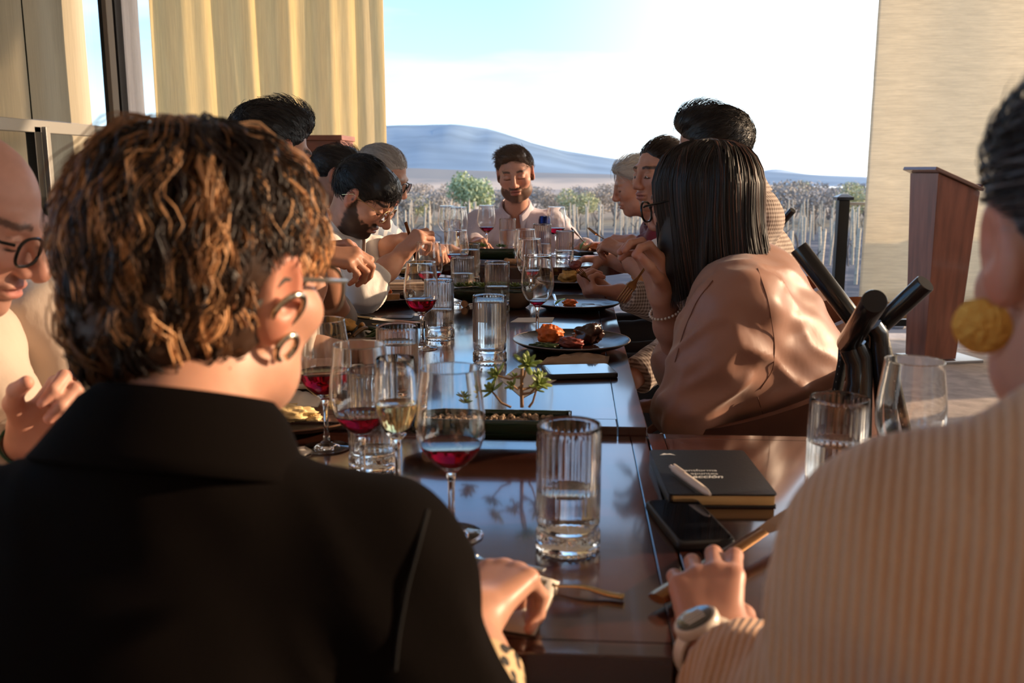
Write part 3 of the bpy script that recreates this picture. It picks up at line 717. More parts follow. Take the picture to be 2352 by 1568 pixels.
curtain('shade-toned linen curtain standing for the reflection in the far left glass', (XL - .35, 3.4), (XL - .35, onx(192, 100, XL - .35)[1]), .12, 3.0, curtain_mat('linen_shaded', (.62, .53, .40), .30, (7, 7, .22)), 4.5, .03, 4, hem_m)  # stands in for a reflected curtain; shade is put into the linen colour
# ---------------------------------------------------------------- railing with glass panels
rl = empty('terrace_railing', (1.88, 6.78, 0), 0, 'black steel railing with glass panes at the right edge of the terrace', 'railing')
for x in (0, 1.45, 2.9):
    MB().box((x, 0, .49), (.075, .075, .98)).build('railing_post', dark_metal, rl, smooth=False, bevel=.004)
    c = MB(); c.box((x, 0, .992), (.115, .115, .022)); c.box((x, 0, 1.012), (.112, .112, .02), taper=.35); c.build('post_cap', mat('cap_steel', (.03, .035, .05), .22, metal=.6), rl, smooth=False, bevel=.002)
    MB().box((x, 0, .006), (.14, .14, .012)).build('foot_plate', dark_metal, rl, smooth=False)
for x in (0, 1.45):
    MB().box((x + .725, 0, .955), (1.37, .03, .02)).build('top_rail', alu, rl, smooth=False, bevel=.002)
    MB().box((x + .725, 0, .115), (1.37, .04, .05)).build('bottom_rail', dark_metal, rl, smooth=False, bevel=.002)
    MB().box((x + .19, 0, .53), (.02, .02, .83)).build('glass_clamp_bar', dark_metal, rl, smooth=False)
    for a, b in ((.06, .17), (.21, .60), (.70, .86), (.98, 1.30)):
        MB().box((x + (a+b)/2, 0, .54), (b - a, .01, .78)).build('glass_pane', mat('rail_glass', (.90, .94, .95), .0, trans=1, ior=1.15), rl, smooth=False)
# ---------------------------------------------------------------- land beyond the terrace
def gz(y): return -1.0 - .018*max(0, y - 7)
gm = bpy.data.materials.new('dry_land'); gm.use_nodes = True; t = gm.node_tree; N = t.nodes.new; L = t.links.new; b = t.nodes['Principled BSDF']; b.inputs['Roughness'].default_value = .95; b.inputs['Specular IOR Level'].default_value = .1
g = N('ShaderNodeNewGeometry'); sx = N('ShaderNodeSeparateXYZ'); L(g.outputs['Position'], sx.inputs[0])
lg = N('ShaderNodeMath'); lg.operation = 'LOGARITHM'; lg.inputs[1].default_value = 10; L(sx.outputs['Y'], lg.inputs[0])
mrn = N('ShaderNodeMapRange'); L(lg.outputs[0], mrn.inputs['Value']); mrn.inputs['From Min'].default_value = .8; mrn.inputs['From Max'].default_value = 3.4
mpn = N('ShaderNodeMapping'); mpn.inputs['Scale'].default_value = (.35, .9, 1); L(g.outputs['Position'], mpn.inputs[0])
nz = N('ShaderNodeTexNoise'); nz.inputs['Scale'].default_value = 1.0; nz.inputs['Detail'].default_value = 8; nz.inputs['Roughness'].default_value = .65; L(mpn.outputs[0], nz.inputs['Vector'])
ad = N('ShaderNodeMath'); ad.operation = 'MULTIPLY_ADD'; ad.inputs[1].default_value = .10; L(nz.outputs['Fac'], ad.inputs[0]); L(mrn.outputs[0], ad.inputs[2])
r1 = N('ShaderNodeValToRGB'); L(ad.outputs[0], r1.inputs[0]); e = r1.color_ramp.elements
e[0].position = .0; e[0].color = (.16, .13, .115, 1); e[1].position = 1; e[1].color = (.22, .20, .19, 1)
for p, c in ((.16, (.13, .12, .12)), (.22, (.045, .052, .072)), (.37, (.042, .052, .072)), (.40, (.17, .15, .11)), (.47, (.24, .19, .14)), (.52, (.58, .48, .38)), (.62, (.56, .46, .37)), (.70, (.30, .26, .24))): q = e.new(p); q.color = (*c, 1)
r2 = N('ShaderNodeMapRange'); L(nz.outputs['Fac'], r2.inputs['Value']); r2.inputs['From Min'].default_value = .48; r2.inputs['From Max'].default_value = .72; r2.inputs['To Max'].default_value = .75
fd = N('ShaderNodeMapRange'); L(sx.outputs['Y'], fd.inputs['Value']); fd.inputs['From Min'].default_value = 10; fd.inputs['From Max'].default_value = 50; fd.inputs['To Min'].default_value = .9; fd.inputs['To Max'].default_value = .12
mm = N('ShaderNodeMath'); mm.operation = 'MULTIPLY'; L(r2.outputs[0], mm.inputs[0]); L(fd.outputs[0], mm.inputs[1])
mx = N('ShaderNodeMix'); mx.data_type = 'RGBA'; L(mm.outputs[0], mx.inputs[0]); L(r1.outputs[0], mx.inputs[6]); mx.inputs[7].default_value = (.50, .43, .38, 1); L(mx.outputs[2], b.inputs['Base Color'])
ysv = np.concatenate([np.linspace(6.7, 30, 40), np.geomspace(31, 3200, 50)]); V = []
for y in ysv:
    for s in np.linspace(-1, 1, 61):
        x = s*(40 + y*.9); z = gz(y) + (.05*mnoise.noise((x*.5, y*.5, 0)) if y < 80 else 0); V.append((x, y, z))
tag(MB().grid(V, 61, len(ysv)).build('dry_field', gm), kind='structure')
# low front wall under the terrace edge
tag(MB().box((.6, 6.98, -.62), (9.4, .06, 1.16)).build('trim_1', stone_m, smooth=False), kind='structure')
def ridge(name, pts, Y, depth, base_z, m, n=110, rough=.022, seed=0, nd=16):
    """a hill: skyline given by photograph columns and rows, slope falling towards the viewer and behind"""
    px = np.linspace(pts[0][0], pts[-1][0], n); py = np.interp(px, [p[0] for p in pts], [p[1] for p in pts]); V = []
    k = np.ones(7)/7; py = np.convolve(np.pad(py, 3, 'edge'), k, 'valid')
    top = [at(a, b, Y) for a, b in zip(px, py)]
    for j in range(nd):
        s = j/(nd - 1)*1.35
        for i in range(n):
            p = top[i]; h = p[2] - base_z; f = (1 - abs(1 - s))if s < 1 else 1 - (s - 1)*1.2; f = math.sin(max(f, 0)*PI/2)**1.25
            q = 1 + rough*mnoise.fractal((p[0]*7/Y*3 + seed, s*2.5, 0), 1, 2, 4)*math.sin(min(s, 1)*PI)*4
            V.append((p[0]*(1 - (1 - s)*depth/Y), Y - depth*(1 - s), base_z + h*f*(q if s < 1 else 1)))
    return tag(MB().grid(V, n, nd).build(name, m), kind='structure')
hillm = lambda nm, c, c2, sc: mat(nm, c, .95, var=(sc, .25, (1, 1, 3)), spec=.05)
mH = mat('haze_blue_hill', (.19, .26, .335), .95, var=(.004, .18, (1, 2.2, 1)), spec=.03); mH2 = mat('far_hill', (.19, .26, .34), .95, var=(.002, .15), spec=.03); mF = mat('foothill_scrub', (.17, .175, .185), .95, var=(.02, .35, (.3, 3, 1)), spec=.03)  # aerial haze is put into the blue-grey hill colours
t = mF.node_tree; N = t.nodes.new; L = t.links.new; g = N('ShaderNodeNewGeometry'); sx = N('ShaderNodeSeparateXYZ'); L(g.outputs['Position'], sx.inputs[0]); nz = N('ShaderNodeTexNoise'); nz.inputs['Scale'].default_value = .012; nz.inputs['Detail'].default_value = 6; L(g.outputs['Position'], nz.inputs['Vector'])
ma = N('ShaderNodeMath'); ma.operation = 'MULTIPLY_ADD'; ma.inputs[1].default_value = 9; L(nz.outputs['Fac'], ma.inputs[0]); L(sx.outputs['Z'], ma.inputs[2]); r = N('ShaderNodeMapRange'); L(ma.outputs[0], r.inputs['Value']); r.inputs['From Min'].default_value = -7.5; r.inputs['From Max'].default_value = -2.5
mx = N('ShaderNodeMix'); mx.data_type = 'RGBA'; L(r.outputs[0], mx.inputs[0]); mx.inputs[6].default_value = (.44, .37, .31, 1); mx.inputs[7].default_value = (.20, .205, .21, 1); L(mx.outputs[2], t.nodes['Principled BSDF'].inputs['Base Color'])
ridge('far_peak', [(1500, 432), (1680, 405), (1740, 396), (1775, 386), (1800, 389), (1850, 400), (2050, 410), (2250, 430)], 9000, 1500, -60, mat('haze_pale_hill', (.35, .42, .48), .95, spec=0), seed=3)  # farthest peak, its paleness is haze mixed into the colour
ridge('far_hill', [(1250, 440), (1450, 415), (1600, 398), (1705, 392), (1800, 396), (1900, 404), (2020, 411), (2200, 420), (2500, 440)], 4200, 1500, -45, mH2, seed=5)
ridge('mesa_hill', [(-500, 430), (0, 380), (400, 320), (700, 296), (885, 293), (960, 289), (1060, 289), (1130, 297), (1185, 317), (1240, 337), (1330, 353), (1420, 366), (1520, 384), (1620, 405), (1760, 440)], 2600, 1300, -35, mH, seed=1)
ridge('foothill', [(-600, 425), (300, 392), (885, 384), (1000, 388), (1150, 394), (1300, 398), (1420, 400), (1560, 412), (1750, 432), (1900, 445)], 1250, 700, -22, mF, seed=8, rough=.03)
# ---------------------------------------------------------------- bushes, trees, vineyard stakes
def bush(seed, h, wd, leaf, dens, twig):
    g = np.random.default_rng(seed); root = empty('bush'); tr = MB()
    for k in range(7):
        a = g.uniform(0, 2*PI); l = g.uniform(.5, .95); tr.tube([(0, 0, -.1), (math.cos(a)*wd*.12, math.sin(a)*wd*.12, h*.3*l), (math.cos(a)*wd*.36*l, math.sin(a)*wd*.36*l, h*.75*l)], [.05*h/2, .035*h/2, .012*h/2], 5)
    tr.build('trunk', twig, root)
    n = dens; lobes = g.uniform(-1, 1, (9, 3))*np.array([wd*.33, wd*.33, h*.2]) + np.array([0, 0, h*.62]); q = lobes[g.integers(0, 9, n)] + nrm_rows(g.normal(size=(n, 3)))*(g.uniform(.3, 1, (n, 1))**.5)*np.array([wd*.26, wd*.26, h*.25])
    V = []; a = nrm_rows(g.normal(size=(n, 3))); b_ = nrm_rows(np.cross(a, g.normal(size=(n, 3)))); s = h*.035*g.uniform(.6, 1.5, (n, 1))
    V = np.stack([q - a*s, q + b_*s*.45, q + a*s, q - b_*s*.45], 1).reshape(-1, 3)
    np_mesh('foliage', V, np.arange(4*n).reshape(n, 4), leaf, root, smooth=False); return root
twig = mat('twig', (.28, .23, .20), .9)
kinds = [bush(1, 2.6, 3.2, mat('leaf_grey', (.34, .31, .28), .8), 2000, twig), bush(2, 2.3, 3.4, mat('leaf_brown', (.36, .30, .24), .8), 1800, twig), bush(3, 2.4, 3.0, mat('leaf_olive', (.40, .40, .22), .8), 1800, twig), bush(4, 3.8, 3.4, mat('leaf_green', (.40, .46, .26), .8), 3200, twig)]
LB = ['grey leafless bush on the dry land beyond the vineyard', 'brown dry bush on the land beyond the vineyard', 'olive yellow bush beyond the vineyard stakes', 'bright green tree standing behind the man at the head of the table']
for k, o in enumerate(kinds): tag(o, LB[k], 'tree' if k == 3 else 'bush', 'bushes beyond the vineyard' if k < 3 else None)
used = set(); bpos = []
def put_bush(k, px, Y, s):
    for _ in range(30):
        p = atz(px, Y, gz(Y))
        if all((p[0] - q[0])**2 + (p[1] - q[1])**2 > (1.75*(s + q[2]))**2 for q in bpos): break
        Y += 1.5
    bpos.append((p[0], p[1], s)); o = kinds[k]
    if k in used: o = dup(o)
    used.add(k); o.location = p; o.scale = (s, s, s); o.rotation_euler = (0, 0, px*.37)
    return o
put_bush(3, 1082, 52, .74)
for px, Y, s, k in ((930, 50, .8, 0), (985, 56, .8, 0), (952, 50, .7, 2), (1020, 60, .8, 1), (905, 62, .9, 0), (1320, 54, .85, 2), (1375, 52, .8, 1), (1415, 58, .75, 0), (1300, 62, .7, 0), (1262, 58, .7, 1), (1450, 60, .9, 1), (1770, 52, .95, 0), (1815, 58, 1.05, 1), (1865, 50, .85, 0), (1905, 62, 1., 0), (1960, 54, 1.0, 2), (1740, 60, .9, 1), (1990, 60, 1, 0), (2040, 54, 1, 1), (1350, 75, .9, 0), (1045, 85, 1., 1), (960, 85, 1, 1), (1140, 64, .8, 0), (1840, 80, 1.1, 2), (1400, 85, 1, 1), (1225, 80, .9, 0)):
    put_bush(k, px, Y, s)
# green shoots on some bushes make three labels; copies share their kind's label and group
for o in list(bpy.data.objects):
    if o.get('category') == 'bush': o['group'] = {LB[0]: 'grey bushes beyond the vineyard', LB[1]: 'brown bushes beyond the vineyard', LB[2]: 'olive bushes beyond the vineyard'}[o['label']]
sm = MB(); sm.tube([(0, 0, -.2), (.01, 0, .6), (0, .01, 1.38), (.002, .01, 1.4)], [.04, .036, .034, .02], 6)
stake = sm.build('vineyard_stake', mat('weathered_stake', (.50, .41, .30), .9, var=(8, .25, (1, 1, 4)), spec=.1)); tag(stake, 'pale wooden stake in the vineyard rows beyond the terrace', 'stake', 'vineyard stakes')
first = True; gS = np.random.default_rng(11)
for row in range(9):
    Y = 17 + row*4.2
    for px in np.arange(900 + (row*37) % 60, 2010, max(30, 2150*1.25/Y*.62)):
        if 1110 < px < 1290 or 1490 < px < 1700 and row > 2: continue
        if px < 1500 and row < 4: continue
        o = stake if first else dup(stake); first = False
        y = Y + gS.uniform(-.6, .6); o.location = atz(px + gS.uniform(-9, 9), y, gz(y)); o.rotation_euler = (gS.uniform(-.06, .06), gS.uniform(-.08, .08), gS.uniform(0, 6)); o.scale = (1, 1, gS.uniform(.8, 1.1))
vn = MB()      # dormant vines trained along the rows
for row in range(9):
    Y = 17 + row*4.2
    for x in np.arange(-9, 26, .85):
        x = x + gS.uniform(-.3, .3); h = gS.uniform(.35, .8); z = gz(Y)
        vn.tube([(x, Y, z), (x + gS.uniform(-.06, .06), Y, z + h*.6), (x + gS.uniform(-.25, .25), Y + gS.uniform(-.1, .1), z + h)], [.03, .022, .012], 4)
o = vn.build('dormant_vine', mat('vine_wood', (.05, .045, .045), .9)); tag(o, 'dormant vines along the vineyard rows', 'vines', kind='stuff')
rk = MB(); gR = np.random.default_rng(4)
for k in range(520):
    y = gR.uniform(7.3, 15.8); x = gR.uniform(.2, 1)*y*.5 - .3; s = gR.uniform(.03, .13)
    if (x - 2.7)**2 + (y - 9)**2 < .8: continue
    rk.ball((x, y, gz(y) + s*.3), (s*gR.uniform(.8, 1.5), s*gR.uniform(.8, 1.4), s*.7), np.array(Matrix.Rotation(gR.uniform(0, 6), 3, 'Z')), 6, 4)
o = rk.build('rubble', mat('field_stone', (.34, .29, .26), .9, var=(1.3, .45)), smooth=False); tag(o, 'pale stones strewn over the dark soil beyond the railing', 'stones', kind='stuff')
p = atz(1868, 9.0, gz(9)); bo = MB().ball(p + np.array([0, 0, .18]), (.42, .3, .62), None, 22, 14, disp=lambda v: 1 + .12*fbm(v*2.2, 3)).build('boulder', mat('white_rock', (.62, .58, .54), .9, bump=(8, .5))); tag(bo, 'white boulder lying beyond the terrace railing', 'rock')
cr_ = empty('planter_box', atz(1880, 6.35, 0), 0, 'low dark wooden planter box at the foot of the railing post', 'planter')
for sx_, sy_ in ((0, -.11), (0, .11)):
    for k in range(3): MB().box((sx_, sy_, .05 + .085*k), (.26, .018, .078)).build('board', mat('crate_wood', (.10, .055, .03), .8, var=(9, .3, (1, 1, 6))), cr_, smooth=False, bevel=.002)
for s in (-1, 1):
    for k in range(3): MB().box((s*.121, 0, .05 + .085*k), (.018, .2, .078)).build('board', MATS['crate_wood'], cr_, smooth=False, bevel=.002)
MB().ball((0, 0, .2), (.115, .1, .03), None, 12, 6).build('soil', mat('soil', (.05, .035, .025), .95), cr_)
# ---------------------------------------------------------------- lectern and cabinet
lec_m = mat('lectern_wood', (.23, .075, .04), .38, var=(6, .28, (4, 4, .5)), coat=.35)
p = on(2136, 826, 0); lc = empty('lectern', p, math.radians(15), 'reddish wooden lectern standing before the right curtain', 'lectern')
def frust(b, z0, z1, zr, w0, d0, w1, d1):
    V = [(-w0/2, -d0/2, z0), (w0/2, -d0/2, z0), (w0/2, d0/2, z0), (-w0/2, d0/2, z0), (-w1/2, -d1/2, z1), (w1/2, -d1/2, zr), (w1/2, d1/2, zr), (-w1/2, d1/2, z1)]
    return b.add(V, [(0, 3, 2, 1), (4, 5, 6, 7), (0, 1, 5, 4), (1, 2, 6, 5), (2, 3, 7, 6), (3, 0, 4, 7)])
frust(MB(), .02, 1.17, 1.06, .22, .20, .29, .285).build('body', lec_m, lc, smooth=False, bevel=.004)
Rl = np.array(Matrix.Rotation(math.atan2(.11, .29), 3, 'Y'))
MB().box((-.012, 0, 1.134), (.36, .33, .022), R=Rl).build('reading_board', mat('lectern_top', (.20, .10, .07), .3, coat=.5), lc, smooth=False, bevel=.004)
MB().box((.15, 0, 1.09), (.014, .30, .03), R=Rl).build('paper_stop', lec_m, lc, smooth=False, bevel=.003)
MB().box((.06, 0, .01), (.42, .30, .018)).build('base_plate', mat('base_steel', (.45, .45, .46), .3, metal=.9), lc, smooth=False, bevel=.003)
cw = mat('cabinet_wood', (.26, .085, .04), .5, var=(5, .25, (1, 1, 5))); a_, b_ = atz(640, 5.7, 1.39), atz(795, 5.7, 1.39); cb = empty('wooden_cabinet', ((a_[0]+b_[0])/2, 5.72, 0), 0, 'brown wooden cabinet before the left curtain behind the guests', 'cabinet'); cw_ = b_[0] - a_[0]
zt = at(750, 312, 5.7)[2]
MB().box((0, 0, zt - .015), (cw_ + .02, .34, .03)).build('top', cw, cb, smooth=False, bevel=.003)
for s in (-1, 1): MB().box((s*(cw_/2 - .012), 0, zt/2), (.024, .32, zt - .03)).build('side_panel', cw, cb, smooth=False, bevel=.002)
MB().box((0, .15, zt/2), (cw_ - .04, .016, zt - .04)).build('back_panel', cw, cb, smooth=False)
for z in (.05, .48, .9, zt - .17): MB().box((0, 0, z), (cw_ - .05, .3, .024)).build('shelf', cw, cb, smooth=False, bevel=.002)
MB().box((0, -.15, zt - .095), (cw_ - .05, .016, .13)).build('drawer_front', cw, cb, smooth=False, bevel=.003)
# ================================================================ tables
tw = mat('mahogany', (.045, .013, .009), .2, var=(5, .35, (6, .5, 6)), coat=1, bump=(9, .05, (6, .5, 6), .002)); twx = mat('mahogany_cross', (.047, .014, .009), .2, var=(5, .35, (.5, 6, 6)), coat=1, bump=(9, .05, (.5, 6, 6), .002))
brass = mat('brass', (.55, .36, .12), .3, metal=1)
def table(name, label, x0, x1, y0, y1, z, th, wide, m, along='y', apron=True):
    t = empty(name, ((x0+x1)/2, (y0+y1)/2, 0), 0, label, 'table'); w_, d_ = x1 - x0, y1 - y0; bw = wide
    MB().box((0, 0, z - th/2), (w_ - 2*bw + .001, d_ - 2*bw + .001, th)).build('top_panel', m, t, smooth=False)
    for sx_ in (-1, 1): MB().box((sx_*(w_/2 - bw/2 + .0008), 0, z - th/2), (bw - .0016, d_, th)).build('edge_board', tw, t, smooth=False, bevel=.0015)
    for sy_ in (-1, 1): MB().box((0, sy_*(d_/2 - bw/2 + .0008), z - th/2), (w_ - 2*bw, bw - .0016, th)).build('edge_board', twx, t, smooth=False, bevel=.0015)
    MB().box((0, 0, z - th - .006), (w_ - .02, d_ - .02, .012)).build('underboard', tw, t, smooth=False)
    if apron:
        for sx_ in (-1, 1): MB().box((sx_*(w_/2 - .06), 0, z - th - .05), (.022, d_ - .16, .075)).build('apron', tw, t, smooth=False, bevel=.002)
        for sy_ in (-1, 1): MB().box((0, sy_*(d_/2 - .06), z - th - .05), (w_ - .16, .022, .075)).build('apron', tw, t, smooth=False, bevel=.002)
    for sx_ in (-1, 1):
        for sy_ in (-1, 1): MB().box((sx_*(w_/2 - .07), sy_*(d_/2 - .07), (z - th - .012)/2), (.06, .06, z - th - .012)).build('leg', dark_metal, t, smooth=False, bevel=.003)
    return t
tA = table('dining_table', 'long dark wooden table running away towards the mountain', -.675, .126, 1.53, 3.72, ZA, .018, .05, tw)
tB = table('dining_table', 'near wooden table under the big red wine glass', -.69, .124, .80, 1.527, ZB, .03, .028, twx, 'x')
tB2 = table('dining_table', 'near wooden table at right with the black notebook on it', .1265, .98, .80, 1.545, ZB, .03, .028, twx, 'x')
k = MB(); 
for xx in (-.02, .02): k.box((xx, 0, 0), (.034, .006, .03))
k.tube([(0, -.004, -.016), (0, -.004, .016)], .004, 8); k.build('brass_latch', brass, tB, smooth=False, bevel=.001).location = (on(1515, 1528, .70)[0] - tB.location[0], .80 - tB.location[1] + .0, .69)
ZC = .82; tC = empty('round_table', (-.2, 4.05, 0), 0, 'dark round table at the far end before the bearded man', 'table')
n = 7
for k in range(n):     # planks cut to the circle
    r = .455; x0, x1 = -r + 2*r*k/n, -r + 2*r*(k+1)/n; xs = np.linspace(x0 + .0004, x1 - .0004, 7); top = [(x, math.sqrt(max(r*r - x*x, 0)) + 1e-4) for x in xs]; out = top + [(x, -y) for x, y in top[::-1]]; m_ = len(out)
    b = MB(); b.add([(x, y, ZC) for x, y in out] + [(x, y, ZC - .03) for x, y in out], [tuple(range(m_))[::-1], tuple(range(m_, 2*m_))] + [(i, (i+1) % m_, m_ + (i+1) % m_, m_ + i) for i in range(m_)]); bm = bmesh.new(); o = b.build('plank', tw, tC, smooth=False)
    bm.from_mesh(o.data); bmesh.ops.recalc_face_normals(bm, faces=bm.faces); bm.to_mesh(o.data); bm.free()
MB().lathe([(.456, ZC - .046), (.468, ZC - .044), (.47, ZC - .004), (.466, ZC), (.4565, ZC), (.4565, ZC - .04)], 72, closed=True).build('edge_ring', tw, tC)
MB().lathe([(.03, .05), (.035, .4), (.03, ZC - .03)], 20).build('pedestal', dark_metal, tC)
MB().lathe([(.26, 0), (.26, .015), (.05, .05), (.03, .05)], 32).build('foot', dark_metal, tC)
# ================================================================ glassware
glass_m = mat('drinking_glass', (.985, .99, .985), .0, trans=1, ior=1.46); wine_m = mat('red_wine', (.20, .003, .012), .0, trans=1, ior=1.34); white_w = mat('white_wine', (.93, .74, .38), .0, trans=1, ior=1.34); water_m = mat('water', (.97, .985, .985), .0, trans=1, ior=1.33)
GL = bpy.data.meshes
WOUT = [(.0005, .0006), (.030, .0004), (.0375, .0008), (.0385, .0018), (.037, .0028), (.022, .0046), (.010, .0085), (.0056, .015), (.0042, .026), (.0040, .05), (.0042, .068), (.0058, .079), (.0105, .0855), (.0190, .0915), (.0285, .1005), (.0360, .1115), (.0405, .1245), (.0421, .139), (.0413, .155), (.0392, .173), (.0366, .192), (.0349, .2085)]
WIN = [(r - .0011, z + .0002) for r, z in WOUT[:11:-1][:-1]] + [(.0100, .0885), (.004, .0868), (.0005, .0865)]
def prof_r(prof, z): zs = [p[1] for p in prof][::-1]; rs = [p[0] for p in prof][::-1]; return float(np.interp(z, zs, rs))
def wine_glass(loc, label, fill=.115, liquid=None, sx=1.0, sz=1.0, rz=0.0):
    if 'wine_glass_mesh' in bpy.data.meshes: me = bpy.data.meshes['wine_glass_mesh']; o = bpy.data.objects.new('wine_glass', me); COL.objects.link(o)
    else: o = MB().lathe(WOUT + [(.0352, .2086), (.0353, .2092), (.0349, .2097), (.0343, .2097), (.0338, .2092)] + WIN, 56).build('wine_glass', glass_m); o.data.name = 'wine_glass_mesh'; o.data.polygons.foreach_set('use_smooth', [True]*len(o.data.polygons))
    o.location = loc; o.scale = (sx, sx, sz); o.rotation_euler = (0, 0, rz)
    tag(o, label, 'wine glass', 'wine glasses on the tables')
    if fill and liquid:
        zz = np.linspace(.0868, fill, 12); pr = [(.0005, .0866)] + [(prof_r(WIN, z) + .00025, z) for z in zz] + [(prof_r(WIN, fill) - .0015, fill - .0006), (.0005, fill - .0007)]
        MB().lathe(pr, 48).build('wine', liquid, o)
    return o
def ribs(a, r, z, j):
    if .033 < z < .146 and r > .0352: return 1 + .024*(np.abs(np.cos(a*15)) - .6)*min(1, (z - .033)/.006, (.146 - z)/.008)
    if .003 < z < .0225 and r > .0355: return 1 + .016*np.sign(np.sin(a*28 + (z*640)))*1.0
    return np.ones_like(a)
TOUT = [(.0005, .0008), (.0345, .0006), (.0370, .002), (.0376, .0045), (.0376, .009), (.0376, .0135), (.0376, .018), (.0376, .022), (.0366, .025), (.0355, .0275), (.0362, .031), (.0372, .035), (.0374, .06), (.0374, .10), (.0374, .138), (.0372, .146), (.0371, .1505), (.0364, .1519)]
TIN = [(.0352, .1512), (.0343, .146), (.0340, .10), (.0334, .05), (.0328, .030), (.030, .0245), (.02, .0225), (.0005, .022)]
def water_glass(loc, label, fill=.09, rz=0, sz=1.0):
    if 'water_glass_mesh' in bpy.data.meshes: o = bpy.data.objects.new('water_glass', bpy.data.meshes['water_glass_mesh']); COL.objects.link(o)
    else: o = MB().lathe(TOUT + TIN, 120, rf=ribs).build('water_glass', glass_m); o.data.name = 'water_glass_mesh'
    o.location = loc; o.rotation_euler = (0, 0, rz); o.scale = (1, 1, sz); tag(o, label, 'water glass', 'ribbed water glasses on the tables')
    if fill:
        nm = 'water_%d' % round(fill*1000)
        if nm in bpy.data.meshes: q = bpy.data.objects.new('water', bpy.data.meshes[nm]); COL.objects.link(q); q.parent = o
        else:
            zz = np.linspace(.0245, fill, 6); TI = sorted(TIN, key=lambda p: p[1]); rr = lambda z: float(np.interp(z, [p[1] for p in TI], [p[0] for p in TI])) + .0002
            q = MB().lathe([(.0005, .0222)] + [(rr(z), z) for z in zz] + [(rr(fill) - .0012, fill - .0006), (.0005, fill - .0007)], 48).build('water', water_m, o); q.data.name = nm
    return o
wine_glass(on(1038, 1229, ZB), 'biggest red wine glass, nearest, right of the dark jacket shoulder', .1165, wine_m)
wine_glass(atz(835, 1.22, ZB), 'red wine glass standing behind the dark jacket shoulder, before a water glass', .1135, wine_m)
wine_glass(on(751, 1029, ZB), 'red wine glass next to the cheek of the curly-haired woman, its foot showing', .1265, wine_m)
wine_glass(on(970, 800, ZA), 'red wine glass standing alone beside a water glass on the middle of the long table', .1205, wine_m)
wine_glass(on(1234, 778, ZA), 'nearly empty wine glass behind the plate with orange mash and steak', .0965, wine_m, sz=1.02)
wine_glass(atz(987, 2.82, ZA), 'red wine glass before the white shirt man, behind another glass', .118, wine_m)
wine_glass(atz(1052, 3.42, ZA), 'half full red wine glass left of the dark planter in the middle', .1205, wine_m, sz=.99)
wine_glass(atz(1118, 4.32, ZC), 'small looking red wine glass before the left arm of the bearded man', .110, wine_m)
wine_glass(atz(1277, 4.16, ZC), 'red wine glass beside the dark blue can at the far table', .117, wine_m, sx=1.05)
wine_glass(atz(1216, 2.98, ZA), 'wine glass with a sip left, second in the row of three at the table middle', .109, wine_m)
wine_glass(atz(1206, 3.46, ZA), 'empty wine glass, rearmost of the three in the middle row', None, None)
wine_glass(atz(1028, 4.26, ZC), 'empty wine glass, leftmost at the far round table', None, None)
wine_glass(atz(1054, 4.12, ZC), 'empty wine glass right of the leftmost glass at the far round table', .098, wine_m)
wine_glass(atz(2072, 1.16, ZB), 'empty wine glass at right behind the cream sweater shoulder', None, None)
o = MB().lathe([(.0005, .0006), (.027, .0005), (.030, .001), (.0305, .002), (.028, .003), (.012, .006), (.0045, .012), (.0036, .03), (.0036, .09), (.0048, .103), (.010, .109), (.0195, .122), (.0262, .142), (.0272, .160), (.0262, .185), (.0245, .2095), (.0240, .2100), (.0236, .2095), (.0251, .185), (.0261, .160), (.0251, .142), (.0184, .1225), (.009, .112), (.0005, .1105)], 48).build('sparkling_wine_glass', glass_m); o.location = atz(916, 1.13, ZB); tag(o, 'slender glass of golden white wine between two red wine glasses', 'wine glass')
MB().lathe([(.0005, .1107), (.0088, .1122), (.0182, .1227), (.0249, .142), (.0257, .152), (.0245, .1515), (.0005, .1513)], 40).build('wine', white_w, o)
water_glass(on(1304, 1258, ZB), 'nearest and largest ribbed water glass, below the planter', .072, .1)
water_glass(on(1125, 832, ZA), 'full ribbed water glass in the middle, left of the orange mash plate', .138, .5)
water_glass(on(1010, 777, ZA), 'half full ribbed water glass right of the lone red wine glass', .076, .9)
water_glass(on(1142, 716, ZA), 'dark looking ribbed water glass beside the small brown bowl', .078, .2)
water_glass(on(1063, 697, ZA), 'ribbed water glass left of the long succulent planter in the middle', .098, .7)
water_glass(atz(1080, 3.52, ZA), 'ribbed water glass left of the dark planter near the far table', .127, .3)
water_glass(atz(860, 1.33, ZB), 'ribbed water glass hidden behind the red wine glass at the jacket shoulder', .030, .4)
water_glass(on(916, 936, ZA), 'ribbed water glass behind the slender white wine glass', .12, .6)
water_glass(atz(1040, 4.20, ZC), 'ribbed water glass under the pair of empty wine glasses at the far table', .10, .6, .98)
water_glass(atz(1166, 4.26, ZC), 'ribbed water glass before the bearded man right of his wine glass', .10, .3)
water_glass(atz(1245, 3.86, ZC), 'ribbed water glass left of the dark blue can', .07, .3)
water_glass(atz(1297, 3.90, ZC), 'low ribbed water glass behind the far plate at the right of the round table', .05, .3, .8)
water_glass(atz(1912, 1.2, ZB), 'ribbed water glass at right behind the cream sweater, beside the notebook', .092, .1)
cn = MB().lathe([(.0005, .004), (.020, .003), (.0255, .001), (.0265, .008), (.0265, .152), (.0235, .162), (.0225, .1665), (.0215, .1655), (.0212, .163), (.0005, .1625)], 40).build('drink_can', mat('blue_can', (.012, .022, .12), .28, metal=.7)); cn.location = atz(1250, 4.2, ZC); tag(cn, 'dark blue and silver drink can at the far table', 'can')
MB().lathe([(.0266, .085), (.0268, .085), (.0268, .118), (.0266, .118)], 40, closed=True).build('label_band', mat('can_silver', (.55, .56, .60), .3, metal=.9), cn)
MB().box((0, .006, .1645), (.012, .022, .0012)).build('pull_tab', MATS['can_silver'], cn)
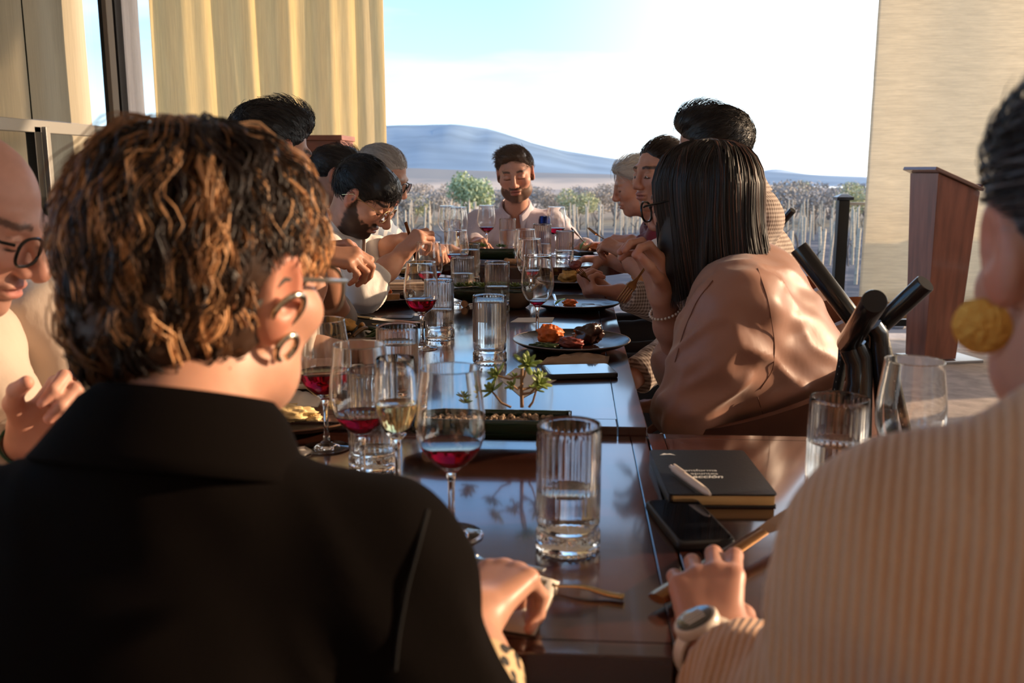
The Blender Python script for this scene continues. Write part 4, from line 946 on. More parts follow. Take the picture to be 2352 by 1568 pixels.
# ================================================================ plates and food
plate_m = mat('dark_stoneware', (.018, .017, .018), .30, bump=(70, .5, (1, 1, 1), .0015), coat=.15); rim_m = mat('brown_rim', (.13, .055, .025), .35); plate_b = mat('brown_black_stoneware', (.022, .016, .012), .28, bump=(70, .45, (1, 1, 1), .0015))
def plate(loc, label, r=.137, m=None, rim=None):
    k = r/.137; m = m or plate_m
    o = MB().lathe([(.0005, .004), (.08*k, .003), (.084*k, .0005), (.088*k, .0005), (.092*k, .004), (.122*k, .013), (.1355*k, .021), (.137*k, .0235), (.1352*k, .0242), (.131*k, .0215), (.118*k, .0152), (.100*k, .0105), (.05*k, .0090), (.0005, .0088)], 64).build('plate', m); o.location = loc; tag(o, label, 'plate', 'plates on the tables')
    MB().lathe([(.1366*k, .0222), (.1375*k, .0232), (.1366*k, .0246), (.1350*k, .0249), (.1346*k, .0243), (.1356*k, .0228)], 64, closed=True).build('rim', rim or mat('worn_rim', (.20, .15, .12), .4), o)
    return o
def lump(name, label, cat, c, r, m, seed, rough=.25, R=None, fr=2.2, n=(44, 28), sub=None):
    o = MB().ball((0, 0, 0), r, R, n[0], n[1], disp=lambda v: 1 + rough*fbm(v*fr + seed*3.1, seed, 5) + .05*fbm(v*9 + seed, seed + 2, 2)).build(name, m, soft=True); o.location = np.array(c, float); return tag(o, label, cat)
mash_m = mat('orange_mash', (.72, .16, .03), .45, var=(60, .25), bump=(90, .6, (1, 1, 1), .003)); meat_m = mat('seared_meat', (.035, .012, .009), .3, var=(30, .5), bump=(50, .6, (1, 1, 1), .003), coat=.4); meat_r = mat('rare_meat', (.22, .05, .04), .3, var=(30, .4), bump=(60, .4)); green_m = mat('dark_greens', (.03, .055, .015), .4, var=(40, .5), bump=(60, .6)); potato_m = mat('roast_potato', (.62, .36, .10), .45, var=(40, .45), bump=(60, .6, (1, 1, 1), .003)); cheese_m = mat('pale_fish', (.72, .52, .24), .5, var=(40, .25), bump=(60, .5, (1, 1, 1), .003)); sauce_m = mat('sauce', (.02, .008, .006), .12)
leaf_m = mat('fresh_leaf', (.10, .28, .04), .45); bread_m = mat('crust', (.40, .20, .07), .6, var=(30, .4), bump=(40, .5))
def leafm(label, c, l, wd, az, tilt, m=None, name='leaf', parent=None):
    V = []; n = 7
    for i in range(n):
        t = i/(n - 1); w_ = wd*math.sin(PI*min(1, t*1.02)**.8)*.5 + .0004
        for s in (-1, 0, 1): V.append((t*l, s*w_, .12*l*math.sin(t*PI) - abs(s)*-.1*w_))
    o = MB().grid(V, 3, n).build(name, m or leaf_m, parent, solid=.0009); o.location = c; o.rotation_euler = (0, -math.radians(tilt), math.radians(az))
    return tag(o, label, 'leaf') if label else o
def sauce(c, seed, r=.035, parent=None):
    g = np.random.default_rng(seed); a = np.linspace(0, 2*PI, 40, endpoint=False); rr = r*(1 + .3*np.sin(3*a + seed) + .2*np.sin(7*a + 2*seed)); V = [(math.cos(x)*q, math.sin(x)*q, .0005) for x, q in zip(a, rr)] + [(0, 0, .0018)]
    o = MB().add(V, [(i, (i+1) % 40, 40) for i in range(40)]).build('sauce', sauce_m); o.location = c; return tag(o, 'dark glossy sauce pooled on the plate under the steak' if seed == 1 else 'dark sauce smear drying on the plate with the orange leftover', 'sauce')
p1 = on(1312, 800, ZA); plate(p1, 'dark plate with orange mash and steak beside the phone', .142)
up9 = np.array([0, 0, .0095])
lump('mash', 'mound of orange sweet potato mash on the plate with steak', 'mash', p1 + [-.052, .012, .031], (.030, .024, .024), mash_m, 1, .28)
lump('steak', 'dark seared steak chunk standing on the plate right of the mash', 'meat', p1 + [.042, .0, .034], (.036, .021, .026), meat_m, 2, .25, np.array(Matrix.Rotation(-.45, 3, 'Y')))
lump('steak_slice', 'small pinkish meat piece between the mash and the dark steak', 'meat', p1 + [-.002, -.04, .021], (.031, .018, .014), meat_r, 3, .25)
lump('braised_greens', 'dark green braised leaves at the front left of the steak plate', 'greens', p1 + [-.062, -.055, .0155], (.03, .018, .008), green_m, 4, .4, fr=3)
sauce(p1 + [.03, -.03, .0092], 1, .04)
p2 = on(1322, 708, ZA); plate(p2, 'dark plate with a bit of orange mash left, before the checked sleeve', .142)
lump('mash', 'small leftover of orange mash on the nearly empty dark plate', 'mash', p2 + [-.018, -.03, .020], (.022, .016, .012), mash_m, 5, .3)
leafm('green leaf lying left of the small orange leftover', p2 + [-.065, -.03, .012], .04, .022, 20, 32)
sauce(p2 + [.05, -.0, .0092], 2, .035)
p3 = on(882, 694, ZA); plate(p3, 'dark plate left of the long table with orange mash, bread and greens', .135)
lump('mash', 'orange mash on the left plate before the white shirt man', 'mash', p3 + [-.01, .01, .030], (.034, .026, .022), mash_m, 6, .3)
lump('roast_pumpkin', 'orange roasted piece at the left edge of the left plate', 'vegetable', p3 + [-.075, .0, .026], (.017, .016, .02), mat('pumpkin', (.55, .14, .05), .5, var=(50, .4)), 7, .3)
for k, (dx, dy) in enumerate(((-.1, -.01), (-.06, -.035), (-.085, .03))): lump('braised_greens', ('dark greens at the rim of the left plate', 'dark greens in front of the roasted piece on the left plate', 'dark greens behind the roasted piece on the left plate')[k], 'greens', p3 + [dx, dy, .019], (.022, .015, .01), green_m, 8 + k, .4, fr=3)
o = MB().rbox((0, 0, 0), (.05, .03, .022), .004).build('toast', bread_m, bevel=.002); o.location = p3 + [.035, -.045, .023]; o.rotation_euler = (0, 0, .2); tag(o, 'toasted bread piece on the left plate beside the orange mash', 'bread')
lump('steak', 'dark steak cube on the left plate behind the wine glass', 'meat', p3 + [.078, -.02, .027], (.022, .02, .017), meat_m, 12, .2)
p4 = on(672, 968, ZB + .0); plate(p4, 'brown-rimmed plate next to the cheek of the curly-haired woman', .15, plate_b, rim_m)
lump('fish_fillet', 'pale yellow fish piece on the brown-rimmed plate', 'food', p4 + [.005, -.035, .024], (.042, .026, .014), cheese_m, 13, .3, fr=2.6)
lump('fish_flake', 'long pale flake behind the fish piece on the brown-rimmed plate', 'food', p4 + [-.02, .03, .018], (.022, .009, .008), cheese_m, 14, .35)
lump('fish_flake', 'small pale crumb at the back of the brown-rimmed plate', 'food', p4 + [.055, .06, .0155], (.014, .009, .006), cheese_m, 15, .35)
lump('fish_flake', 'pale crumb at the right end of the fish piece', 'food', p4 + [.048, -.035, .0165], (.014, .012, .008), cheese_m, 16, .35)
p5 = on(822, 775, ZA); plate(p5, 'large dark plate of roasted vegetables behind the front wine glasses', .15, plate_b)
gF = np.random.default_rng(6)
for k in range(9):
    q = p5 + [gF.uniform(-.06, .09), gF.uniform(-.06, .06), .018]; a = gF.uniform(0, PI)
    b = MB(); b.tube([np.array([math.cos(a), math.sin(a), 0])*s*.045 + np.array([0, 0, .010*math.cos(s*2 + k)]) for s in np.linspace(-1, 1, 7)], [.003, .005, .006, .0055, .005, .004, .002], 8)
    o = b.build('roasted_vegetable', [mat('roast_veg', (.22, .11, .03), .4, var=(40, .5)), potato_m, green_m][k % 3]); o.location = q; tag(o, ['brown', 'yellow', 'dark green'][k % 3] + ' roasted vegetable strip on the large dark plate', 'vegetable', ['brown', 'yellow', 'green'][k % 3] + ' strips on the large dark plate')
lump('potato', 'yellow potato chunk on the large dark plate', 'vegetable', p5 + [-.05, .02, .027], (.034, .02, .018), potato_m, 17, .3)
p6 = on(1395, 583, ZC); p6[0] = .20; p6[1] = 3.97; plate(p6, 'dark plate at the right of the round table before the smartwatch arm', .12)
lump('potato', 'golden roasted potato on the far right plate', 'vegetable', p6 + [-.03, -.02, .024], (.028, .022, .017), potato_m, 18, .35); lump('steak_slice', 'meat piece behind the potato on the far right plate', 'meat', p6 + [.01, .03, .026], (.03, .02, .018), meat_r, 19, .3); lump('potato', 'browned crust piece left on the far right plate', 'vegetable', p6 + [-.07, .0, .019], (.022, .016, .012), potato_m, 20, .35)
p7 = np.array([.085, 4.17, ZC]); o = MB().rbox((0, 0, .009), (.17, .12, .018), .01).build('serving_board', plate_m, bevel=.002); o.location = p7; o.rotation_euler = (0, 0, .3); tag(o, 'small black serving board with orange mash and a green leaf at the far table', 'board')
lump('mash', 'orange mash on the black serving board at the far table', 'mash', p7 + [.02, 0, .033], (.038, .026, .018), mash_m, 21, .25)
leafm('bright green round leaf upright at the left of the far orange mash', p7 + [-.058, .0, .02], .05, .05, 10, 58)
p8 = on(1308, 655, ZA); plate(p8, 'dark plate with roast potato behind the nearly empty wine glass', .125)
lump('potato', 'golden roast potato with charred top on the plate behind the wine glass', 'vegetable', p8 + [-.0, -.01, .032], (.036, .028, .024), potato_m, 22, .3); lump('steak', 'charred dark piece on top of the roast potato', 'meat', p8 + [.0, .01, .06], (.026, .018, .010), meat_m, 23, .35)
p9 = on(960, 634, ZA); plate(p9, 'tan-rimmed plate with golden food before the hand of the white shirt man', .115, plate_m, mat('tan_rim', (.35, .20, .10), .4)); lump('potato', 'golden grains on the tan-rimmed plate', 'food', p9 + [-.02, -.01, .02], (.045, .03, .012), potato_m, 24, .35, fr=4)
lump('steak', 'dark red meat on the tan-rimmed plate behind the wine glass', 'meat', p9 + [.06, .02, .03], (.03, .025, .022), meat_r, 25, .2)
p10 = np.array([-.52, 3.86, ZC]); p10 = np.array([-.47, 3.98, ZC]); plate(p10, 'dark plate with yellow food at the left of the round table', .11); lump('potato', 'yellow food on the plate at the left of the round table', 'food', p10 + [.02, 0, .022], (.04, .03, .014), potato_m, 26, .35)
bw = MB().lathe([(.0005, .001), (.034, .001), (.046, .01), (.053, .03), (.055, .05), (.0535, .0515), (.0515, .05), (.049, .03), (.042, .014), (.0005, .008)], 40).build('bowl', mat('brown_bowl', (.15, .09, .055), .55, bump=(50, .2))); bw.location = on(1183, 706, ZA); tag(bw, 'small brown bowl with a wooden spoon behind the dark looking water glass', 'bowl')
o = MB().tube([np.array([-.01, 0, .012]), np.array([.03, .01, .04]), np.array([.075, .02, .072])], [.006, .004, .0035], 8).build('wooden_spoon', mat('pale_wood', (.5, .33, .16), .6)); o.location = bw.location; tag(o, 'thin wooden spoon leaning out of the small brown bowl', 'spoon')
MB().ball((-.013, 0, .0125), (.012, .009, .004), None, 10, 6).build('spoon_head', MATS['pale_wood'], o)
# ================================================================ cutlery
gold = mat('old_gold_steel', (.58, .44, .24), .25, metal=1); steel = mat('bright_steel', (.62, .60, .58), .16, metal=1); bronze = mat('bronze_steel', (.30, .15, .06), .25, metal=1)
def orient(o, p, q, up=(0, 0, 1), s=1):
    x = nrm(np.array(q, float) - np.array(p, float)); z = np.array(up, float); y = nrm(np.cross(z, x)); z = np.cross(x, y)
    o.rotation_euler = Matrix(np.stack([x, y, z], 1).tolist()).to_euler(); o.location = p; o.scale = (s, s, s); return o
def fork(p, q, label, m, up=(0, 0, 1)):
    """from the end of the handle p to the tine tips q"""
    b = MB(); sec = [(0, .0045, .0018), (.03, .0048, .002), (.09, .003, .0018), (.118, .0028, .0018), (.132, .006, .0014), (.142, .0112, .0012), (.152, .0118, .0011)]; V = []
    cz = lambda x: -.006*math.sin(max(0, min(1, (x - .07)/.125))*PI)
    for x, w_, h in sec:
        for a in np.arange(8)*PI/4: V.append((x, w_*math.cos(a), h*math.sin(a) + cz(x)))
    b.grid(V, 8, len(sec), cu=True); n = len(V); b.f += [tuple(range(8))[::-1], tuple(range(n - 8, n))]; b.m += [0, 0]
    o = b.build('fork', m)
    for k in range(4):
        y = (k - 1.5)*.0062; MB().tube([(x, y*(1 if x < .16 else .97), cz(x)) for x in (.149, .165, .18, .196)], [.0021, .0018, .0016, .0007], 6).build('tine', m, o)
    L_ = np.linalg.norm(np.array(q) - np.array(p)); return tag(orient(o, p, q, up, L_/.196), label, 'fork')
def knife(p, q, label, m, up=(0, 0, 1), mb=None):
    b = MB(); V = []; sec = [(0, .0058, .0026), (.004, .0066, .003), (.05, .006, .0028), (.10, .0046, .0024), (.112, .0042, .002)]
    for x, w_, h in sec:
        for a in np.arange(8)*PI/4: V.append((x, w_*math.cos(a), h*math.sin(a)))
    b.grid(V, 8, len(sec), cu=True); n = len(V); b.f += [tuple(range(8))[::-1], tuple(range(n - 8, n))]; b.m += [0, 0]
    o = b.build('knife', m); ys = [(.110, -.004, .004), (.125, -.0075, .005), (.17, -.0095, .0055), (.205, -.0075, .0055), (.222, .002, .0045)]; V = []
    for x, lo, hi in ys: V += [(x, lo, 0), (x, hi, .0009), (x, hi, -.0009)]
    bb = MB().grid(V, 3, len(ys), cu=True); bb.f += [(2, 1, 0), (12, 13, 14)]; bb.m += [0, 0]; bb.build('blade', mb or m, o, smooth=False)
    L_ = np.linalg.norm(np.array(q) - np.array(p)); return tag(orient(o, p, q, up, L_/.222), label, 'knife')
def spoon(p, q, label, m, up=(0, 0, 1)):
    b = MB(); V = []; xs = [0, .002] + list(np.linspace(.006, .13, 14))
    for x in xs:
        w_ = np.interp(x, [0, .002, .05, .10, .13], [.0058, .0070, .0064, .0036, .003]); h = np.interp(x, [0, .002, .05, .10, .13], [.0046, .0058, .0050, .0026, .002])
        for a in np.arange(12)*PI/6: V.append((x, w_*math.cos(a), h*math.sin(a) + .006*math.sin(max(0, min(1, (x - .02)/.11))*PI)**2))
    b.grid(V, 12, len(xs), cu=True); n = len(V); b.f += [tuple(range(12))[::-1], tuple(range(n - 12, n))]; b.m += [0, 0]
    o = b.build('spoon', m); MB().ball((.152, 0, -.001), (.026, .016, .005), None, 16, 8).build('spoon_bowl', m, o)
    L_ = np.linalg.norm(np.array(q) - np.array(p)); return tag(orient(o, p, q, up, L_/.178), label, 'spoon')
fork(p1 + [.02, .15, .027], p1 + [.005, .045, .028], 'bright fork resting on the far rim of the steak plate', steel)
knife(p2 + [-.07, .1, .03], p2 + [-.055, -.06, .0125], 'shiny knife lying on the plate with the orange leftover', steel)
fork(p3 + [-.115, -.125, .03], p3 + [.02, -.03, .032], 'gold fork lying across the front of the left plate', gold)
knife(on(785, 748, ZA) + [-.05, .02, .0295], on(935, 768, ZA + .02) + [.03, .04, .022], 'gold knife resting on the large dark plate of vegetables', gold, mb=steel)
o = fork(p5 + [.175, .105, .03], p5 + [.03, .035, .03], 'gold fork with a dark wrapped neck across the large dark plate', gold)
knife(on(1262, 588, ZC) + [.0, 0, .004], on(1350, 592, ZC) + [0, 0, .004], 'bright knife on a napkin at the front of the round table', steel)
# ================================================================ papers, phones, notebook
paper_m = mat('cream_paper', (.72, .64, .54), .8, bump=(40, .15)); kraft = mat('brown_napkin', (.38, .25, .16), .85, bump=(60, .4)); ink = mat('print_ink', (.16, .10, .09), .8)
def sheet(px4, z, m, name, label, cat, th=.0006, wave=.0, n=10, seed=0):
    c = [on(a, b, z) for a, b in px4]; o0 = np.mean(c, 0); V = []
    for j in range(n):
        for i in range(n):
            u, v = i/(n - 1), j/(n - 1); p = (c[0]*(1-u) + c[1]*u)*(1-v) + (c[3]*(1-u) + c[2]*u)*v - o0; p[2] += th + wave*max(0, fbm(np.array([[u*3, v*3, seed]]), seed)[0] + .35)*(math.sin(PI*u)*math.sin(PI*v))**.3; V.append(p)
    o = MB().grid(V, n, n).build(name, m, solid=th); o.location = o0; return tag(o, label, cat)
mc = sheet([(1172, 740), (1190, 730), (1273, 729), (1268, 741)], ZA, paper_m, 'menu_card', 'cream menu card lying under the stem of the nearly empty wine glass', 'card')
sheet([(1150, 872), (1185, 845), (1283, 870), (1200, 915)], ZA, paper_m, 'menu_card', 'cream menu card behind the front succulent planter', 'card')
sheet([(1238, 836), (1262, 820), (1400, 818), (1395, 842)], ZA, kraft, 'paper_napkin', 'crumpled brown paper napkin between the steak plate and the phone', 'napkin', wave=.012, n=20, seed=4)
sheet([(1285, 690), (1300, 680), (1325, 679), (1328, 689)], ZA, paper_m, 'receipt', 'small white paper behind the plate with the orange leftover', 'paper')
sheet([(845, 740), (850, 731), (896, 730), (894, 741)], ZA, paper_m, 'receipt', 'printed white receipt left of the black wallet', 'paper')
sheet([(1092, 690), (1115, 672), (1185, 672), (1175, 700)], ZA, paper_m, 'paper_napkin', 'crumpled white napkin behind the dark looking water glass', 'napkin', wave=.014, n=18, seed=6)
sheet([(600, 935), (640, 880), (760, 885), (730, 935)], ZA, paper_m, 'paper_napkin', 'white napkin behind the brown-rimmed plate', 'napkin', wave=.01, n=18, seed=7)
o = MB(); c_ = on(945, 664, ZA)
for k in range(3): o.rbox((0, .0, .006 + k*.009), (.20 - k*.006, .13 - k*.004, .008), .012)
o = o.build('folded_napkin', mat('beige_napkin', (.60, .45, .34), .85, bump=(80, .3)), bevel=.002); o.location = c_; o.rotation_euler = (0, 0, .06); tag(o, 'folded beige cloth napkin by the tan-rimmed plate', 'napkin')
def flat(px4, z):
    c = [on(a, b, z) for a, b in px4]; ctr = np.mean(c, 0); ux = nrm((c[1] - c[0]) + (c[2] - c[3])); w_ = (np.linalg.norm(c[1] - c[0]) + np.linalg.norm(c[2] - c[3]))/2; d_ = (np.linalg.norm(c[3] - c[0]) + np.linalg.norm(c[2] - c[1]))/2
    uy = nrm((c[0] - c[3]) + (c[1] - c[2])); return ctr, w_, d_, .3*math.atan2(ux[1], ux[0]) + .7*(math.atan2(uy[1], uy[0]) - PI/2), ux, uy
black_case = mat('phone_case', (.014, .014, .016), .45); screen_m = mat('phone_screen', (.006, .006, .008), .03, coat=1)
def phone(px4, z, label, sw=None):
    c, w_, d_, a, ux, uy = flat(px4, z + .011); o = MB().rbox((0, 0, .0055), (w_, d_, .011), .010, 5).build('phone', black_case, bevel=.001); o.location = (c[0], c[1], z); o.rotation_euler = (0, 0, a)
    MB().rbox((0, 0, .0113), (w_ - .008, d_ - .008, .0008), .008, 5).build('screen', screen_m, o); return tag(o, label, 'phone')
phone([(1238, 838), (1398, 834), (1421, 858), (1262, 860)], ZA, 'black phone before the steak plate, its screen mirroring the sky')
phone([(1482, 1148), (1598, 1142), (1694, 1238), (1556, 1248)], ZB, 'black phone lying next to the notebook near the watch hand')
c, w_, d_, a, ux, uy = flat([(894, 738), (905, 724), (965, 722), (968, 736)], ZA + .012); o = MB().rbox((0, 0, .006), (.15, .085, .012), .006).build('wallet', mat('black_leather', (.013, .013, .015), .5, bump=(150, .3)), bevel=.001); o.location = (c[0], c[1], ZA); tag(o, 'black wallet lying beside the printed receipt', 'wallet')
MB().rbox((-.02, .01, .0135), (.075, .05, .0016), .004).build('card_slot', mat('slot', (.05, .06, .08), .35), o)
# notebook: its text runs the way the photograph reads
c, w_, d_, a, ux, uy = flat([(1503, 1038), (1712, 1028), (1770, 1130), (1530, 1139)], ZB + .019); nb = empty('notebook', (c[0], c[1], ZB), a, 'black notebook with white lettering at the edge of the right table', 'notebook')
cov = mat('notebook_cover', (.012, .016, .022), .42, bump=(200, .15)); MB().rbox((0, 0, .0012), (w_, d_, .0024), .006).build('back_cover', cov, nb); MB().rbox((0, 0, .0178), (w_, d_, .0024), .006).build('front_cover', cov, nb); MB().rbox((.001, -.0, .0095), (w_ - .006, d_ - .005, .0142), .004).build('pages', mat('page_edges', (.66, .45, .20), .8, bump=(4, .6, (1, 1, 160), .001)), nb); MB().box((-w_/2 + .002, 0, .0095), (.003, d_ - .003, .0142)).build('spine', cov, nb)
def lettering(txt, x, y, size, shear=0, off=0.0):
    cu = bpy.data.curves.new('lettering', 'FONT'); cu.body = txt; cu.size = size; cu.shear = shear; cu.offset = off; t = bpy.data.objects.new('lettering_tmp', cu); COL.objects.link(t)
    me = bpy.data.meshes.new_from_object(t.evaluated_get(bpy.context.evaluated_depsgraph_get())); bpy.data.objects.remove(t); me.materials.clear(); me.materials.append(mat('white_print', (.66, .66, .66), .6)); o = bpy.data.objects.new('lettering', me); COL.objects.link(o); o.parent = nb; o.location = (x, y, .0191); return o
lettering('Transforma', -w_*.33, -.004, .0125); lettering('tus apuntes', -w_*.33, -.018, .0125); lettering('acción', -w_*.20, -.033, .0165, .25, .0004)
lg_ = MB(); lg_.add([(-.012, 0, 0), (-.004, .010, 0), (.0, .006, 0), (.004, .009, 0), (.012, 0, 0), (.002, .003, 0)], [(0, 5, 2, 1), (5, 4, 3, 2)]); q = lg_.build('emblem', MATS['white_print'], nb, smooth=False); q.location = (-w_*.33, d_*.36, .0192)
pa, pb = on(1548, 1076, ZB + .026), on(1632, 1136, ZB + .026); dd = nrm(pb - pa); pn = MB().tube([(0, 0, 0), (.006, 0, 0), (.02, 0, 0), (.09, 0, 0), (.118, 0, 0), (.132, 0, 0)], [.004, .0058, .0062, .0062, .0052, .002], 14).build('pen', mat('white_pen', (.78, .66, .58), .35)); orient(pn, pa - dd*.004, pb + dd*.0, s=np.linalg.norm(pb - pa)/.128); tag(pn, 'white ballpoint pen lying on the black notebook', 'pen')
MB().box((.025, 0, .0075), (.04, .003, .0016)).build('clip', mat('pen_clip', (.70, .60, .54), .4), pn); MB().tube([(-.008, 0, 0), (.002, 0, 0)], .0032, 10).build('push_button', MATS['pen_clip'], pn)
# ================================================================ succulent planters made of cut bottles
bottle_m = mat('green_bottle', (.012, .03, .014), .06, coat=.6); peb_m = [mat('pebble_tan', (.42, .29, .19), .8), mat('pebble_brown', (.26, .17, .11), .8)]; suc_m = mat('succulent_leaf', (.24, .31, .08), .42, spec=.4); suc_d = mat('succulent_dark', (.13, .22, .08), .45); stem_m = mat('succulent_stem', (.30, .17, .09), .7); cork_m = mat('cork', (.52, .30, .16), .85, var=(80, .3), bump=(90, .4))
def rosette(parent, c, r, n, seed, m, up=(0, 0, 1)):
    g = np.random.default_rng(seed); b = MB(); z = nrm(up); x = nrm(np.cross(z, [.3, 1, .2])); y = np.cross(z, x)
    for k in range(n):
        a = k*2.39996; t = k/n; l = r*(.55 + .5*t); el_ = math.radians(75 - 70*t); d = (x*math.cos(a) + y*math.sin(a))*math.cos(el_) + z*math.sin(el_); wv = nrm(np.cross(z, d)); nn = np.cross(d, wv)
        b.ball(np.array(c) + d*l*.55, (l*.52, l*.20, l*.075), np.stack([d, wv, nn], 1), 8, 6)
    return b.build('rosette', m, parent)
def planter(loc, L_, label, rz=0, npeb=160, r=.038, seed=0):
    o = empty('bottle_planter', loc, rz, label, 'planter'); b = MB(); V = []; xs = np.concatenate([[-L_/2, -L_/2 + .004], np.linspace(-L_/2 + .02, L_/2 - .05, 6), np.linspace(L_/2 - .045, L_/2, 6)])[::1]; n = 17
    for x in xs:
        rr = r if x > -L_/2 + .06 else r*(1 - .45*((-L_/2 + .06 - x)/.06)**1.5)
        for k in range(n): q = math.radians(-100 + 200*k/(n - 1)); V.append((x, rr*math.sin(q), r*1.02 + .010 - rr*math.cos(q)))
    b.grid(V, n, len(xs)).build('bottle_half', bottle_m, o, solid=.004)
    e = MB(); V = [(L_/2, r*.98*math.sin(math.radians(q)), r*1.02 + .01 - r*.98*math.cos(math.radians(q))) for q in np.linspace(-100, 100, 17)]; e.add(V, [tuple(range(17))]); e.build('bottle_base', bottle_m, o, solid=.005)
    for s in (-1, 1): MB().tube([(s*L_*.34, -.030, .011), (s*L_*.34 , .030, .011)], .0108, 14).build('cork_foot', cork_m, o)
    g = np.random.default_rng(seed); p = MB()
    for k in range(npeb): p.ball((g.uniform(-L_/2 + .025, L_/2 - .03), g.uniform(-.028, .028), r*.98 + .006 + g.uniform(-.002, .004)), g.uniform(.0025, .0052, 3), None, 6, 4, mi=k % 2)
    q = p.build('pebbles', peb_m, o); q['kind'] = 'stuff'
    MB().box((0, 0, r*.75 + .01), (L_ - .035, .052, r*.35)).build('soil', mat('soil', (.05, .035, .025), .95), o, smooth=False); return o
pc = atz(1118, 1.462, ZB); pl = planter(pc, .27, 'front bottle planter with pebbles and a branching succulent, at the table joint', 0, 260, .034, 1)
def W(px, py, dy=0): q = at(px, py, 1.462 + dy); return q - pc
st = lambda pts, r: MB().tube(pts, np.linspace(r, r*.7, len(pts)), 7).build('stem', stem_m, pl)
root = W(1199, 935); st([root, W(1198, 890), W(1199, 850), W(1205, 825)], .0032)
for k, (rt_, tip, r, n, s) in enumerate((((1199, 870), (1210, 838), .026, 15, 1), ((1199, 862), (1142, 862), .022, 13, 2), ((1199, 895), (1236, 868), .022, 14, 3), ((1199, 905), (1238, 882), .021, 13, 4), ((1174, 935), (1130, 898), .022, 13, 5), ((1172, 892), (1183, 868), .015, 10, 6), ((1199, 885), (1178, 885), .014, 9, 7), ((1215, 935), (1232, 895), .017, 11, 8))):
    a = W(*rt_); b = W(*tip, (k % 3 - 1)*.015); st([a, (a + b)/2 + np.array([0, 0, -.006]), b], .0022); rosette(pl, b, r, n, s, suc_m, nrm(b - a)*.6 + np.array([0, -.35, .5]))
for k, (x, y) in enumerate(((1076, 925), (1070, 912))): rosette(pl, W(x, y), .017, 14, 20 + k, suc_d)
pm = atz(1128, 2.92, ZA); pl2 = planter(pm, .24, 'middle bottle planter with low green succulents behind two water glasses', 0, 60, .04, 2)
for k in range(9): rosette(pl2, (-.10 + .025*k, .01*((k % 3) - 1), .062), .026, 14, 40 + k, suc_m if k % 2 else suc_d)
pf = atz(1128, 3.78, ZC); pl3 = planter(pf, .19, 'far bottle planter with a green succulent and a cork foot at the round table', .0, 60, .036, 3)
for k, (x, r) in enumerate(((-.075, .03), (-.05, .034), (-.03, .024), (.035, .024), (.05, .02))): rosette(pl3, (x, .0, .062), r, 16, 60 + k, suc_m if k < 3 else suc_d)
o = MB().tube([(0, 0, 0), (.042, 0, 0)], .0115, 16).build('cork', cork_m); o.location = atz(1164, 3.70, ZC) + [0, 0, .0117]; tag(o, 'stamped cork lying before the far planter', 'cork')
sheet([(640, 1036), (700, 1028), (720, 1040), (690, 1052)], ZB, paper_m, 'coaster', 'small pale coaster by the foot of the wine glass at the cheek', 'coaster', .002)
# ================================================================ chairs
leather = mat('brown_leather', (.10, .032, .016), .45, var=(8, .25), bump=(160, .2))
def chair(loc, rz, label, arm=False):
    o = empty('dining_chair', loc, rz, label, 'chair', 'brown leather chairs around the tables'); V = []; n = 33
    for off in (0, 1):
        pass
    for j, (t, rr) in enumerate(((0, .255), (0, .275), (.5, .28), (1, .285), (1, .262), (.5, .258))):
        for k in range(n):
            a = math.radians(-118 + 236*k/(n - 1)); top = .70 + .125*max(0, math.cos(a*.78))**1.2; z = .40 + (top - .40)*t
            V.append((rr*math.sin(a), -rr*math.cos(a)*.95, z))
    V += V[:n]; b = MB().grid(V, n, 7); b.f += [tuple(j*n for j in range(6))[::-1], tuple(j*n + n - 1 for j in range(6))]; b.m += [0, 0]; b.build('backrest', leather, o, bevel=.004)
    MB().rbox((0, .02, .425), (.43, .43, .07), .1, 8).build('seat', leather, o)
    for sx in (-1, 1):
        for sy in (-1, 1): MB().tube([(sx*.17, sy*.16, .40), (sx*.20, sy*.20, .0)], .012, 10).build('leg', dark_metal, o)
    return o
